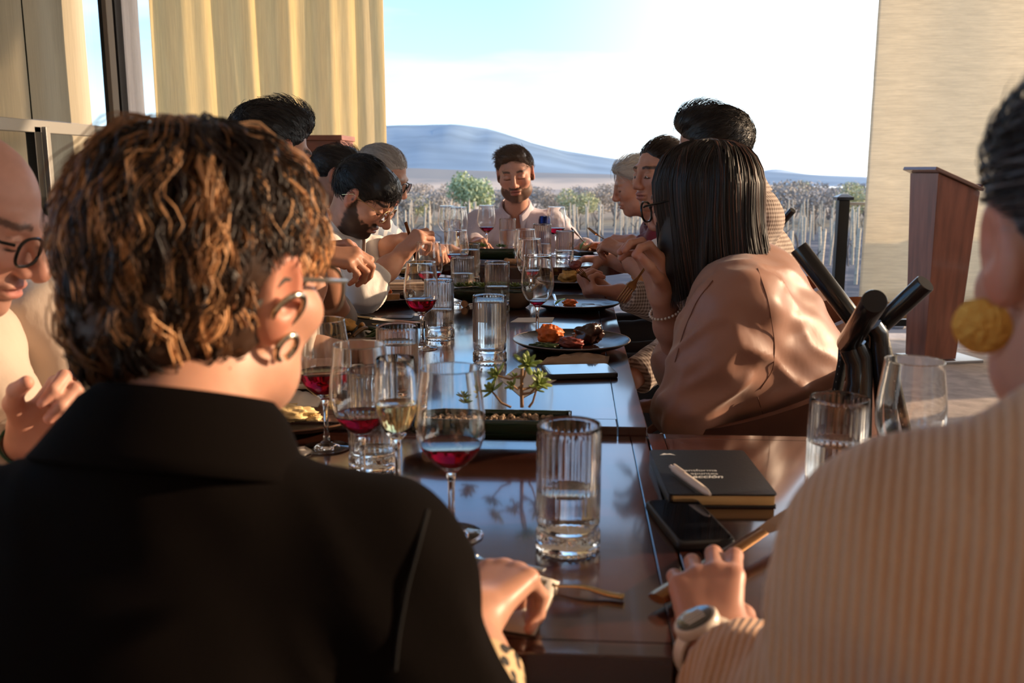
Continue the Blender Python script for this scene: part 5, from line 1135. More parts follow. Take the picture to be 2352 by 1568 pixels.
# ================================================================ the guests
def ang(v): return math.degrees(math.atan2(v[0], v[1]))
def pull_ell(c, r):
    c, r = np.array(c), np.array(r)
    def f(P, N):
        q = (P - c)/r; k = np.linalg.norm(q, axis=1)[:, None]; P = np.where(k < 1, c + q/k*r, P); return P, nrm_rows(q/r)
    return f
def band(H, c, ax, r1, r2, wd, name, m, u=None, n=28, th=.0022):
    ax = nrm(ax); u = nrm(np.cross(ax, u if u is not None else [0, 0, 1])); v = np.cross(ax, u); V = []
    for off, e in ((-wd/2, 0), (-wd/2, th), (wd/2, th), (wd/2, 0)):
        for k in range(n): a = 2*PI*k/n; V.append(np.array(c) + ax*off + u*math.cos(a)*(r1 + e) + v*math.sin(a)*(r2 + e))
    V += V[:n]; return H.child(MB().grid(V, n, 5, cu=True).build(name, m))
def rib_mat(name, color, per, axis, color2):
    m = mat(name, color, .9, sheen=.5); t = m.node_tree; N = t.nodes.new; L = t.links.new; b = t.nodes['Principled BSDF']; tcn = N('ShaderNodeTexCoord'); mp_ = N('ShaderNodeMapping'); mp_.inputs['Rotation'].default_value = (0, 0, axis)
    L(tcn.outputs['Object'], mp_.inputs[0]); wv = N('ShaderNodeTexWave'); wv.inputs['Scale'].default_value = .314/per; wv.inputs['Distortion'].default_value = .6; wv.inputs['Detail'].default_value = 2; wv.inputs['Detail Scale'].default_value = 3; L(mp_.outputs[0], wv.inputs['Vector'])
    nz = N('ShaderNodeTexNoise'); nz.inputs['Scale'].default_value = 350; L(tcn.outputs['Object'], nz.inputs['Vector']); ad = N('ShaderNodeMath'); ad.operation = 'MULTIPLY_ADD'; ad.inputs[1].default_value = .35; L(nz.outputs['Fac'], ad.inputs[0]); L(wv.outputs['Fac'], ad.inputs[2])
    bp = N('ShaderNodeBump'); bp.inputs['Strength'].default_value = .7; bp.inputs['Distance'].default_value = .003; L(ad.outputs[0], bp.inputs['Height']); L(bp.outputs[0], b.inputs['Normal'])
    mx = N('ShaderNodeMix'); mx.data_type = 'RGBA'; L(wv.outputs['Fac'], mx.inputs[0]); mx.inputs[6].default_value = (*color2, 1); mx.inputs[7].default_value = (*color, 1); L(mx.outputs[2], b.inputs['Base Color']); return m
def leopard():
    m = mat('leopard_cloth', (.62, .42, .22), .7); t = m.node_tree; N = t.nodes.new; L = t.links.new; tcn = N('ShaderNodeTexCoord'); v = N('ShaderNodeTexVoronoi'); v.inputs['Scale'].default_value = 85; v.inputs['Randomness'].default_value = .7; L(tcn.outputs['Object'], v.inputs['Vector'])
    r = N('ShaderNodeMapRange'); L(v.outputs['Distance'], r.inputs['Value']); r.inputs['From Min'].default_value = .38; r.inputs['From Max'].default_value = .44; mx = N('ShaderNodeMix'); mx.data_type = 'RGBA'; L(r.outputs[0], mx.inputs[0]); mx.inputs[6].default_value = (.012, .008, .006, 1); mx.inputs[7].default_value = (.66, .46, .25, 1); L(mx.outputs[2], t.nodes['Principled BSDF'].inputs['Base Color']); return m
hand_relax = ((30, 35, 20),)*4; grip = ((62, 75, 45), (66, 78, 45), (70, 80, 45), (72, 80, 45))
gold_j = mat('gold_jewel', (.78, .55, .22), .22, metal=1)
# ---- curly-haired woman in the black jacket (foreground left)
def curly():
    c = (0, -.018, .034); r = (.086, .102, .099); prims = [grp([ell(c, r), ell((0, -.045, -.03), (.066, .080, .07), k=.04), plane((0, .10, .050), (0, .64, -.77), k=.01), ell((.092, .008, -.014), (.026, .026, .036), op=-1, k=.01), ell((-.092, .008, -.014), (.026, .026, .036), op=-1, k=.01)])]
    V, F, fn = mk(prims, .005); V = V + (nrm_rows(V - np.array(c))*(.003*fbm(V*np.array([70, 70, 40]), 9)[:, None])).astype(np.float32)
    nc, cl = 460, 15; rt, N = pick(V, F, lambda q: (q[:, 2] > np.where(q[:, 1] > -.035, .028, -.06)), nc, 3); g = np.random.default_rng(2)
    N = nrm_rows(rt - np.array(c)); roots = np.repeat(rt, cl, 0) + g.normal(0, .0030, (nc*cl, 3)); N = np.repeat(N, cl, 0)
    crown = np.array([.0, -.035, .15])
    flow = lambda P, Nn: nrm_rows(P - crown) + np.array([0, -.05, -.55])
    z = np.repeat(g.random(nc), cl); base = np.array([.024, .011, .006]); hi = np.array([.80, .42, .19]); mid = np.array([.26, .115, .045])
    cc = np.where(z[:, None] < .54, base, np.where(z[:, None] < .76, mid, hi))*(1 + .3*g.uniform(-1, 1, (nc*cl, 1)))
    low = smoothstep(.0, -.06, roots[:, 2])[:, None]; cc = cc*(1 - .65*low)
    ln = np.interp(roots[:, 2], [-.06, .0, .05, .12], [.030, .050, .075, .105]); side = (np.abs(roots[:, 0]) > .045) & (roots[:, 1] > -.06); ln = np.where(side, np.clip((roots[:, 2] - .045)*1.0 + .012, .012, .11), ln)
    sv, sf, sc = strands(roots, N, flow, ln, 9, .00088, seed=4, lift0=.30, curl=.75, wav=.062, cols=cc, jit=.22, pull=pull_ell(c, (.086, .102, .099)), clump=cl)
    return join([(V, F, np.tile(np.array([.045, .02, .01]), (len(V), 1))), (sv, sf, sc)])
jacket = mat('black_wool_jacket', (.0045, .003, .0025), .95, bump=(320, .3, (1, 1, 1), .001), spec=.06)
hd = at(487, 655, .79); nk = at(405, 1035, .665); sr = at(850, 1335, .665); slh = at(-60, 1310, .665); er = at(1070, 1860, .60); wr = at(1082, 1418, .775)
P1 = person('person in a black jacket seen from behind, with curly light brown hair and hoop earrings', hd, (24, -7, 3), nk, (-.335, .50, .52), slh, sr, (-.56, .62, .74), (-.40, .90, .79), er, wr,
    hands={'R': dict(f=at(1195, 1292, .87) - wr, n=(-.30, -.42, .86), curl=((38, 55, 30), (48, 60, 35), (55, 62, 40), (60, 65, 40)), thumb=(30, 30, 20, 20)), 'L': dict(f=(.5, .8, 0), n=(-.2, -.1, 1), curl=hand_relax)},
    skin=(.56, .29, .20), hs=1.02, hair=curly(), hair_col=(.09, .045, .02), garment=jacket, g_off=.020, sleeve=(.5, .30), gname='jacket', fold=.006, neck_r=.052, head_h=.0034, hand_h=.0032, gh=.009, fem=.8, skinm=SKINB, neck_cut=.062, trousers=(.015, .014, .015), seed=1, ear=1.18)
R_ = P1.R; V = []
for ru, h, fz in ((.060, -.02, 0), (.059, .028, 0), (.063, .036, 0), (.072, .026, 0), (.092, -.012, .01), (.098, -.022, .012)):
    for a in np.linspace(.9, 2*PI - .9, 40): V.append(nk + R_[:, 0]*ru*1.08*math.sin(a) + R_[:, 1]*(ru*math.cos(a) + .008) + R_[:, 2]*(h + .006 - .05*max(0, math.cos(a))))
P1.child(MB().grid(V, 40, 6).build('collar', jacket, solid=.004))
fd_ = nrm(wr - er); c0 = er + (wr - er)*.52
Vc, Fc, _ = mk([grp([cap(c0 - fd_*.05, c0 + fd_*.055, .047, .046), plane(c0 + fd_*.028, fd_), plane(c0 - fd_*.075, -fd_)], k=.01)], .004); P1.child(np_mesh('blouse_cuff', Vc, Fc, leopard()))
spectacles(P1, .026, mat('grey_tortoise_frame', (.10, .09, .08), .2), w=.026, h=.022, r=.0022, y=.109)
silver = mat('warm_silver', (.72, .66, .52), .16, metal=1)
def hoop(H, loc_, r, th, tilt, name='hoop_earring', m=silver, ax=(1, 0, 0)):
    pts = []
    for a in np.linspace(-.35*PI, 1.45*PI, 30): pts.append(H.w(np.array(loc_) + np.array([math.sin(a)*r*.35*tilt, math.cos(a)*r, math.sin(a)*r])))
    return H.child(MB().tube(pts, th*H.s, 10).build(name, m))
hoop(P1, (.088, -.004, -.012), .0150, .0030, 1.8); hoop(P1, (.083, .004, -.042), .0105, .0030, 1.2)
tipR = P1.tips['R']
fork(at(1250, 1308, .90), at(1040, 1262, .98), 'silver fork held by the hand beside the dark jacket', mat('silver_steel', (.5, .49, .46), .25, metal=1))
spoon(on(1433, 1380, ZB) + [0, 0, .0045], on(1215, 1345, ZB) + [0, 0, .005], 'old gold spoon lying on the white napkin near the table edge', gold)
sheet([(1090, 1440), (1215, 1318), (1285, 1340), (1228, 1462)], ZB, paper_m, 'paper_napkin', 'white napkin under the hand with the silver fork', 'napkin', .0015, .006, 16, 2)
on_garment(P1, [(985, 1165), (962, 1250), (935, 1350), (915, 1460), (905, 1560)], .0016, 'seam', mat('jacket_seam', (.002, .0015, .0015), 1))
# ---- woman in the cream sweater (foreground right)
def tied(col, hl=None, n=3600, r=.00065, bun=(0, -.105, .01), br=.036, cap_r=(.0775, .0985, .0865), col_b=None):
    hv = hair_short(col, .35, n, .10, comb=lambda P, N: np.array([0, -1., -.12]) + P*np.array([-2.5, 0, 0]), lift0=.012, curl=.02, jit=.06, hl=hl, cap_r=cap_r, r=r, line=(.080, .078))
    if bun is None: return hv
    V, F, fn = mk([ell(bun, (br, br*.8, br))], .003); V = V + nrm_rows(V - np.array(bun))*(.002*np.sin(V[:, 2]*700 + V[:, 0]*500))[:, None]
    g = np.random.default_rng(8); rt, N = pick(V, F, lambda q: q[:, 0] > -9, 700, 3); sv, sf, sc = strands(rt, nrm_rows(rt - np.array(bun)), lambda P, Nn: np.cross(Nn, np.array([.2, 1., .3])), .06, 8, r, seed=3, lift0=0, curl=.05, cols=np.tile(np.array(col), (700, 1))*(1 + .3*g.uniform(-1, 1, (700, 1))), pull=pull_ell(bun, (br, br*.8, br)))
    return join([hv, (V, F, np.tile(np.array(col)*.8, (len(V), 1))), (sv, sf, sc)])
sweater = rib_mat('cream_ribbed_knit', (.66, .35, .18), .0062, .35, (.54, .27, .13))
hd = at(2592, 580, .60); nk = at(2540, 1130, .50); sl_ = at(2115, 1340, .545); el = at(1880, 1760, .60); wl_ = at(1636, 1498, .79)
P2 = person('person in a cream ribbed sweater seen from behind, with gold disc earring and white watch', hd, (3, -14, 0), nk, (.45, .40, .52), sl_, nk*2 - sl_ + np.array([0, -.03, .0]), el, wl_, (.62, .55, .72), (.60, .85, .79),
    hands={'L': dict(f=at(1620, 1285, .885) - wl_, n=(-.10, -.50, .85), curl=((20, 62, 35), (24, 64, 35), (28, 66, 35), (34, 68, 35)), thumb=(28, 40, 25, 25), s=.95, spread=1.2), 'R': dict(f=(-.3, .9, 0), n=(0, -.1, 1), curl=hand_relax)},
    skin=(.50, .25, .18), hair=tied((.030, .030, .036), hl=((.20, .20, .22), .22)), hair_col=(.03, .03, .035), garment=sweater, g_off=.024, sleeve=(.70, .93), gname='sweater', fold=.007, neck_r=.050, head_h=.0040, hand_h=.0032, gh=.0085, fem=.5, collar='band', collar_r=.060, neck_cut=.056, skinm=SKINB, seed=2, nail=(.45, .20, .17))
a_ = P2.w((-.081, .002, -.033)); dsc = MB(); cc_ = a_ + np.array([-.003, 0, -.014]); Rd = frame(35, 0); dsc.lathe([(.0005, -.0012), (.016, -.0012), (.0178, 0), (.016, .0012), (.0005, .0012)], 40); v_ = np.array(dsc.v); v_ = v_[:, [0, 2, 1]] @ Rd.T + cc_; dsc.v = [tuple(q) for q in v_]
e_ = P2.child(dsc.build('disc_earring', mat('hammered_gold', (.62, .30, .06), .5, metal=.85, bump=(180, .9, (1, 1, 1), .003)))); MB().tube([a_, a_ + np.array([-.002, 0, -.008]), cc_ + np.array([0, 0, .012])], .0012, 8).build('ear_hook', gold_j, e_)
wc = wl_ + nrm(wl_ - el)*.002; wax = nrm(wl_ - el); wn_ = nrm(np.array([-.30, -.45, .84]) - wax*np.dot(wax, np.array([-.30, -.45, .84])))
wht = mat('white_ceramic', (.72, .62, .52), .3, coat=.4); wb = band(P2, wc, wax, .031, .027, .018, 'watch', wht, u=wn_, th=.003)
Rw = np.stack([wax, np.cross(wn_, wax), wn_], 1)
def disc(c, r, h, R, n=36, prof=None):
    b = MB().lathe(prof or [(.0005, 0), (r*.96, 0), (r, h*.25), (r, h*.75), (r*.93, h), (.0005, h)], n); b.v = [tuple(q) for q in np.array(b.v) @ R.T + c]; return b
disc(wc + wn_*.027, .0215, .009, Rw).build('watch_case', wht, wb); disc(wc + wn_*.0361, .0175, .0012, Rw).build('watch_dial', mat('watch_dial', (.03, .025, .02), .15, coat=1), wb)
q = MB()
for k in range(4): q.box(wc + wn_*.0375 + Rw[:, 0]*(.0085 - .005*k), (.0024, .020 - .002*abs(k - 1.5), .0006), R=Rw)
q.build('dial_stripe', mat('dial_cream', (.66, .58, .45), .35), wb, smooth=False)
knife(on(1508, 1400, ZB) + [0, 0, .012], on(1850, 1165, ZB) + [.05, .02, .03], 'bronze knife held under the hand with the white watch', bronze)
# ---- bald man at the left edge
white_c = cloth_mat('white_cotton', (.76, .70, .66)); cream_c = cloth_mat('cream_cotton', (.54, .43, .35))
pink = cloth_mat('pink_striped_cotton', (.62, .42, .40), 'stripe', .012, (.72, .60, .58))
hd = at(-78, 505, 1.2); nk = np.array([-.93, 1.17, .985]); elb = np.array([-.80, 1.26, .78]); wl_ = at(62, 1015, 1.14)
P3 = person('bald person with dark rimmed glasses at the left edge, looking down, holding a knife', hd, (86, -24, 0), nk, (-1.13, 1.13, .55), (-.93, 1.36, .93), (-.93, .98, .93), elb, wl_, (-.82, .92, .75), (-.72, 1.02, .80),
    hands={'L': dict(f=(.66, .05, .60), n=(-.25, .92, .15), curl=((45, 70, 45), (55, 75, 45), (62, 78, 45), (66, 80, 45)), thumb=(45, 35, 20, 20)), 'R': dict(f=(.8, .3, -.1), n=(0, 0, 1), curl=grip)},
    skin=(.60, .31, .23), hair_col=(.05, .03, .022), beard=.35, garment=cream_c, sleeve=(.9, .7), collar='shirt', fold=.006, nose=1.06, head_h=.0036, hand_h=.0034, seed=3, jaw=1.05)
spectacles(P3, .026, mat('black_acetate', (.008, .008, .008), .25), r=.0022, w=.027, h=.020)
kn = nrm(np.array([.12, .0, .5])); kp = at(150, 960, 1.185); knife(kp - kn*.07, kp + kn*.155, 'dark bronze knife held upright in front of the white shirt at left', bronze, up=(.5, -.8, 0))
band(P3, wl_ - nrm(wl_ - elb)*.012, wl_ - elb, .031, .027, .012, 'bracelet', mat('green_braid', (.03, .10, .06), .7, bump=(300, .8)), th=.003)
# ---- man in the white shirt hidden behind the curly hair
white_c = cloth_mat('white_cotton', (.76, .70, .66)); cream_c = cloth_mat('cream_cotton', (.54, .43, .35))
hd = at(330, 500, 1.68); shr_ = at(105, 745, 1.50)
P3b = person('person in a white shirt whose head is hidden behind the curly hair', hd, (92, -30, 0), np.array([-.89, 1.68, 1.0]), (-1.06, 1.64, .55), (-.88, 1.86, .96), shr_, np.array([-.72, 1.92, .80]), np.array([-.46, 1.98, .80]), at(215, 985, 1.46), at(655, 850, 1.72),
    hands={'R': dict(f=(.85, .35, -.1), n=(-.1, -.4, .9), curl=((35, 50, 30),)*4), 'L': dict(f=(.9, -.1, -.1), n=(0, .1, 1), curl=grip)}, skin=(.52, .29, .20), hair=hair_short((.03, .02, .015), n=900), garment=cream_c, g_off=.02, sleeve=(.6, .62), collar='shirt', fold=.010, seed=4, gh=.008, bulk=1.05)
# ---- tall dark-haired man left, hands clasped
hd = at(620, 352, 2.3); cmb = lambda P, N: np.array([0, -1., .15]) + 0*P
quiff = lambda n=1500: hair_short((.014, .010, .009), n=n, length=.045, extra=(ell((0, .035, .10), (.062, .05, .035), k=.03),), comb=cmb, curl=.35, lift0=.4, cap_r=(.0790, .1005, .0885))
eR, eL = np.array([-.635, 2.10, .80]), np.array([-.63, 2.42, .80]); wR, wL = at(728, 588, 2.17), at(735, 575, 2.27)
P4 = person('person with thick black hair behind the curly-haired woman, hands clasped before the face', hd, (42, -20, 0), hd + np.array([-.10, -.02, -.15]), (-1.05, 2.3, .56), hd + np.array([-.11, .19, -.21]), hd + np.array([-.11, -.19, -.21]), eL, wL, eR, wR,
    hands={'R': dict(f=(.85, .1, -.05), n=(.15, -.45, .85), curl=((35, 60, 25), (40, 62, 25), (45, 62, 25), (50, 60, 25)), thumb=(35, 20, 15, 10)), 'L': dict(f=(.85, -.2, .05), n=(.2, .45, .85), curl=((40, 55, 25),)*4)}, skin=(.42, .20, .125), hair=quiff(), hair_col=(.014, .01, .009), garment=cloth_mat('taupe_cotton', (.26, .21, .18)), sleeve=(0, 0), collar='shirt', fold=.007, seed=5, brow=.9)
rg = P4.tips['R'][1]; P4.child(MB().ball(rg + np.array([-.012, -.006, .012]), (.008, .007, .007), None, 12, 8).build('ring_stone', mat('red_stone', (.45, .03, .06), .12, coat=1)))
# ---- man in white shirt, glasses and beard
fr5 = hair_short((.012, .010, .010), n=2000, length=.042, extra=(ell((0, .055, .078), (.066, .048, .032), np.array(Matrix.Rotation(-.5, 3, 'X')), k=.03),), comb=lambda P, N: np.array([.1, 1., -.1]) + 0*P, curl=.25, lift0=.22, cap_r=(.0790, .1005, .0885), line=(.094, .060))
hd = at(832, 452, 2.95); nk = at(778, 535, 3.0); eR, wR = at(838, 668, 2.74), at(918, 588, 2.86); eL, wL = at(850, 590, 3.22), at(925, 552, 3.16)
P5 = person('person with black hair, beard and thin gold glasses in a white shirt, holding a knife', hd, (97, -36, 3), nk, (-1.0, 3.0, .56), nk + np.array([-.01, .185, -.05]), nk + np.array([-.01, -.185, -.055]), eL, wL, eR, wR,
    hands={'R': dict(f=(.62, .25, .62), n=(-.55, -.62, .4), curl=((40, 65, 40), (48, 68, 40), (55, 70, 40), (60, 72, 40)), thumb=(40, 35, 15, 15)), 'L': dict(f=(.9, -.2, .1), n=(-.1, .4, .9), curl=grip)}, skin=(.54, .27, .18), hair=fr5, hair_col=(.016, .011, .009), beard=.92, brow=.95, garment=white_c, g_off=.011, sleeve=(.42, .42), collar='shirt', open_v=1.25, fold=.011, seed=6, hand_h=.0034, head_h=.0032, nose=1.08, gh=.0065, smooth_it=3)
spectacles(P5, .026, mat('thin_gold_frame', (.70, .52, .26), .25, metal=1), w=.025, h=.022, r=.0012)
h5 = at(943, 548, 2.93); kd_ = nrm(at(925, 508, 2.90) - at(950, 590, 2.98)); knife(h5 + kd_*.065, h5 - kd_*.12, 'gold knife in the raised hand of the man with the white shirt', bronze, up=(.4, -.9, 0))
# ---- dark-haired man further back
hd = at(768, 402, 4.0); P6 = person('dark-haired person at far left, mostly hidden behind the bearded man in white shirt', hd, (75, -18, 0), hd + np.array([-.08, 0, -.15]), (-1.24, 4.02, .56), hd + np.array([-.08, .19, -.20]), hd + np.array([-.08, -.19, -.20]), (-.92, 4.25, .84), (-.68, 4.2, .85), (-.92, 3.85, .84), (-.70, 3.92, .86), skin=(.42, .20, .13), hair=quiff(800), hair_col=(.014, .01, .009), garment=cloth_mat('dark_navy_cotton', (.03, .035, .05)), sleeve=(.95, .95), collar='shirt', seed=7, gh=.011, hands={'R': dict(f=(.9, .1, -.1), n=(0, 0, 1), curl=hand_relax), 'L': dict(f=(.9, -.1, -.1), n=(0, 0, 1), curl=hand_relax)}, hand_h=.005)
# ---- grey-haired man with glasses
hd = at(876, 408, 3.55); nk = np.array([hd[0] - .10, 3.57, hd[2] - .14]); P7 = person('grey-haired person with dark glasses in a blue striped shirt behind the white shirt man', hd, (98, -24, 0), nk, (-1.08, 3.62, .56), nk + np.array([.0, .19, -.05]), nk + np.array([.02, -.18, -.05]), (-.70, 3.84, .84), (-.52, 3.86, .86), at(905, 580, 3.42), at(965, 572, 3.55),
    hands={'R': dict(f=(.9, .2, -.1), n=(-.1, -.3, .9), curl=grip), 'L': dict(f=(.9, -.1, -.1), n=(0, 0, 1), curl=hand_relax)}, skin=(.50, .27, .19), hair=hair_short((.45, .40, .36), .3, n=1600, length=.035, comb=cmb, curl=.3, lift0=.4), hair_col=(.40, .35, .32), brow=.7, garment=cloth_mat('blue_striped_cotton', (.30, .36, .47), 'stripe', .030, (.62, .62, .64)), sleeve=(.7, .7), collar='shirt', seed=8, fold=.008, gh=.009, g_off=.02)
spectacles(P7, .026, MATS['black_acetate'], r=.0022, w=.026, h=.02)
# ---- bearded man at the head of the table
hr8 = hair_short((.12, .075, .05), n=2600, length=.048, extra=(ell((.006, .045, .092), (.06, .045, .032), k=.03),), comb=lambda P, N: np.array([.9, -.35, .25]) + 0*P, curl=.45, lift0=.55, cap_r=(.0785, .0998, .0878), line=(.080, .080), r=.0007)
hd = at(1184, 400, 4.55); nk = at(1185, 486, 4.68); sr = at(1103, 520, 4.70); sl_ = at(1270, 520, 4.70); eR, wR = at(1068, 585, 4.62), at(1094, 556, 4.40); eL, wL = at(1318, 582, 4.60), at(1345, 572, 4.32)
P8 = person('bearded person with brown hair in a pale lilac shirt at the head of the table', hd, (181, -13, 5), nk, (-.27, 4.90, .56), sl_, sr, eL, wL, eR, wR,
    hands={'R': dict(f=(.2, -.9, .05), n=(-.3, -.1, .95), curl=((50, 60, 30),)*4), 'L': dict(f=(.0, -.95, .1), n=(.5, -.1, .85), curl=grip)}, skin=(.62, .32, .23), hs=1.06, hair=hr8, hair_col=(.06, .034, .022), beard=.85, brow=.9, garment=cloth_mat('lilac_cotton', (.62, .54, .60)), g_off=.024, sleeve=(.95, .95), collar='shirt', open_v=1.6, fold=.010, seed=9, head_h=.0034, gh=.009, bulk=1.06)
kp = at(1340, 556, 4.22); knife(kp + [.02, .03, -.02], at(1311, 522, 4.10), 'shiny knife in the left hand of the bearded man at the head of the table', steel)
# ---- grey-haired woman far right
hd = at(1466, 425, 3.9); nk = hd + np.array([.10, .02, -.15]); P9 = person('person with short grey hair in profile at the far right of the round table', hd, (-94, -16, 0), nk, (.62, 4.0, .55), nk + np.array([0, -.17, -.05]), nk + np.array([0, .17, -.05]), (.36, 3.76, .85), at(1452, 552, 3.86), (.40, 4.22, .84), (.16, 4.2, .86),
    hands={'L': dict(f=(-.9, .25, .0), n=(.0, -.4, .9), curl=grip), 'R': dict(f=(-.9, 0, 0), n=(0, 0, 1), curl=hand_relax)}, skin=(.56, .29, .20), hair=hair_short((.56, .52, .47), .25, n=1500, length=.05, extra=(ell((0, .05, .075), (.065, .045, .03), k=.03), ell((0, -.06, -.02), (.075, .06, .07), k=.03)), comb=lambda P, N: np.array([0, -1., -.4]) + 0*P, curl=.2, lift0=.15), hair_col=(.4, .36, .33), brow=.4, fem=.7, garment=cloth_mat('maroon_knit', (.14, .018, .04)), sleeve=(.8, .8), collar='band', seed=10, gh=.010, nose=.97)
# ---- woman with the smartwatch
hd = at(1520, 404, 3.2); nk = hd + np.array([.09, .03, -.155]); el, wl_ = at(1502, 655, 3.14), at(1432, 578, 3.30); P10 = person('person with tied dark hair in an orange and white top, smartwatch on the wrist', hd, (-122, -2, 0), nk, (.60, 3.27, .55), nk + np.array([-.02, -.165, -.05]), nk + np.array([.0, .165, -.05]), el, wl_, (.30, 3.5, .83), (.12, 3.52, .86),
    hands={'L': dict(f=at(1375, 552, 3.36) - wl_, n=(.1, -.55, .8), curl=((45, 60, 30), (50, 62, 30), (55, 64, 30), (60, 66, 30)), thumb=(30, 30, 20, 20)), 'R': dict(f=(-.9, 0, 0), n=(0, 0, 1), curl=hand_relax)}, skin=(.54, .27, .185), hair=tied((.03, .017, .012), n=1700), hair_col=(.03, .017, .012), brow=.95, fem=.8, eyes=True, garment=cloth_mat('orange_cotton', (.66, .27, .09)), g_off=.018, sleeve=(.0, .4), collar='band', seed=11, head_h=.0038, fold=.007, jaw=.96, nose=.95)
for x in (-1, 1):
    ey = MB(); c = P10.w((x*.031, .0779, .001)); ey.ball(c, (.0128, .0122, .0070), P10.M, 16, 10); e_ = P10.child(ey.build('eyeball', mat('eye_white', (.7, .66, .62), .15, coat=1))); MB().ball(P10.w((x*.030 - .001, .0880, .000)), (.0048, .0026, .0042), P10.M, 14, 8).build('iris', mat('iris_brown', (.035, .016, .008), .1, coat=1), e_)
V, F, fn = mk([grp([cap(nk + [-.10, -.12, -.09], nk + [-.09, -.02, -.22], .045, .05), plane(nk + [0, .03, 0], (0, 1, 0))])], .008); P10.child(np_mesh('scarf', V, F, cloth_mat('white_scarf', (.80, .74, .68))))
wax = nrm(wl_ - el); wn_ = nrm(np.array([-.05, -.75, .6])); wn_ = nrm(wn_ - wax*np.dot(wax, wn_)); wc = wl_ - wax*.025; wb = band(P10, wc, wax, .031, .028, .018, 'smartwatch', mat('sand_strap', (.55, .40, .28), .6), u=wn_, th=.0025); Rw = np.stack([wax, np.cross(wn_, wax), wn_], 1)
MB().rbox(wc + wn_*.031, (.026, .036, .009), .006, 4, R=Rw).build('watch_case', mat('rose_case', (.6, .42, .32), .25, metal=1), wb); MB().rbox(wc + wn_*.0362, (.022, .032, .0015), .005, 4, R=Rw).build('watch_screen', screen_m, wb)
fh = at(1385, 558, 3.34); fork(fh + [.09, -.02, -.03], at(1363, 530, 3.40) + np.array([-.02, 0, .012]), 'dark fork in the smartwatch hand at the far table', bronze)
# ---- tall man in the checked shirt
check = cloth_mat('checked_cotton', (.17, .105, .08), 'check', .0105, (.60, .48, .40))
hd = at(1638, 352, 2.72); nk = at(1700, 455, 2.74); eL, wL = at(1570, 790, 2.50), at(1452, 872, 2.36); eR, wR = at(1580, 730, 2.88), at(1428, 672, 2.80)
P11 = person('tall person with black hair in a brown checked shirt, holding a fork with meat', hd, (-80, -14, 0), nk, (.60, 2.76, .57), nk + np.array([.0, -.185, -.05]), nk + np.array([.0, .185, -.05]), eL, wL, eR, wR,
    hands={'R': dict(s=1.12, f=(-.97, -.08, .06), n=(-.05, -.35, -.92), curl=((60, 80, 45), (64, 80, 45), (68, 80, 45), (70, 80, 45)), thumb=(25, 40, 25, 30)), 'L': dict(f=(-.8, 0, -.4), n=(0, -.2, 1), curl=hand_relax)}, skin=(.46, .22, .15), hs=1.04, hair=quiff(), hair_col=(.016, .011, .009), beard=.5, garment=check, g_off=.02, sleeve=(.92, .92), collar='shirt', fold=.008, seed=12, gh=.009, hand_h=.0034)
fp = at(1352, 665, 2.74); fk = fork(fp + [.055, .045, -.03], at(1322, 612, 2.74), 'dark fork with a piece of meat on it before the checked sleeve', bronze, up=(0, -1, .2)); lump('steak_slice', 'pink meat piece on the raised fork before the checked sleeve', 'meat', at(1322, 608, 2.735), (.018, .014, .013), meat_r, 31, .2)
# ---- woman in the brown satin blouse
def long_straight(n=3200):
    c = np.array([0, -.018, .032]); rr = np.array([.094, .114, .099])
    V, F, fn = mk([grp([ell(c, rr*.97), ell((0, -.045, -.085), (.082, .072, .13), k=.05), ell((.06, .015, -.09), (.024, .045, .11), k=.03), ell((-.06, .015, -.09), (.024, .045, .11), k=.03), ell((0, .105, -.04), (.062, .07, .13), op=-1, k=.015)])], .005)
    g = np.random.default_rng(21); ph = g.uniform(-2.75, 2.35, n); y0 = g.uniform(-.05, .06, n); j = 1 + .05*g.random(n); k = 13; zend = -.195 + .045*np.cos(ph)*(np.abs(ph) < 1.3) + g.normal(0, .012, n); pts = []
    for i in range(k):
        t = i/(k - 1); th = np.minimum(t*2.2, 1)*PI/2; s, cth = np.sin(th), np.cos(th)
        x = rr[0]*s*np.sin(ph)*j; y = c[1] - rr[1]*s*np.cos(ph)*j + y0*(1 - s)*.8; z = c[2] + rr[2]*cth*j*np.sqrt(1 - (y0*(1 - s)/.098)**2)
        d = max(0, (t - .4545)/.5455); z = z + (zend - c[2])*d; x = x*(1 - .05*d) + .004*np.sin(d*5 + ph*9); y = y + np.where(np.abs(ph) < 1.2, -.03*d**2*np.cos(ph), -.040*d*np.minimum(1, (np.abs(ph) - 1.2)/.6))
        pts.append(np.stack([x, y, z], 1))
    pts = np.stack(pts, 1); m = g.random(n); cc = np.where(m[:, None] < .90, np.array([.011, .008, .0075]), np.array([.09, .034, .020]))*(1 + .4*g.uniform(-1, 1, (n, 1)))
    red = smoothstep(-.25, .7, ph)[:, None]*(g.random((n, 1)) < .6)*(np.abs(ph) < 1.6)[:, None]; cc = cc*(1 - red) + np.array([.13, .045, .024])*red  # sunlit reddish tone painted into the strands on one side
    sv, sf, sc = tube_strands(pts, .00115*g.uniform(.7, 1.3, n), g, cc); return join([(V, F, np.tile(np.array([.012, .008, .007]), (len(V), 1))), (sv, sf, sc)])
satin = mat('brown_satin', (.34, .155, .10), .45, sheen=.25, bump=(9, .22, (1, 1, .6), .012), spec=.35)
hd = at(1604, 470, 2.0); nk = at(1700, 615, 2.0); slh = at(1690, 705, 1.84); srh = nk + (nk - slh)*np.array([.2, 1, .6]) + np.array([-.02, 0, -.03]); eL, wL = at(1588, 945, 1.80), np.array([.20, 1.98, .69]); eR, wR = at(1575, 850, 2.12), at(1520, 688, 1.98)
srh = np.array([nk[0] - .02, nk[1] + .17, slh[2] + .01])
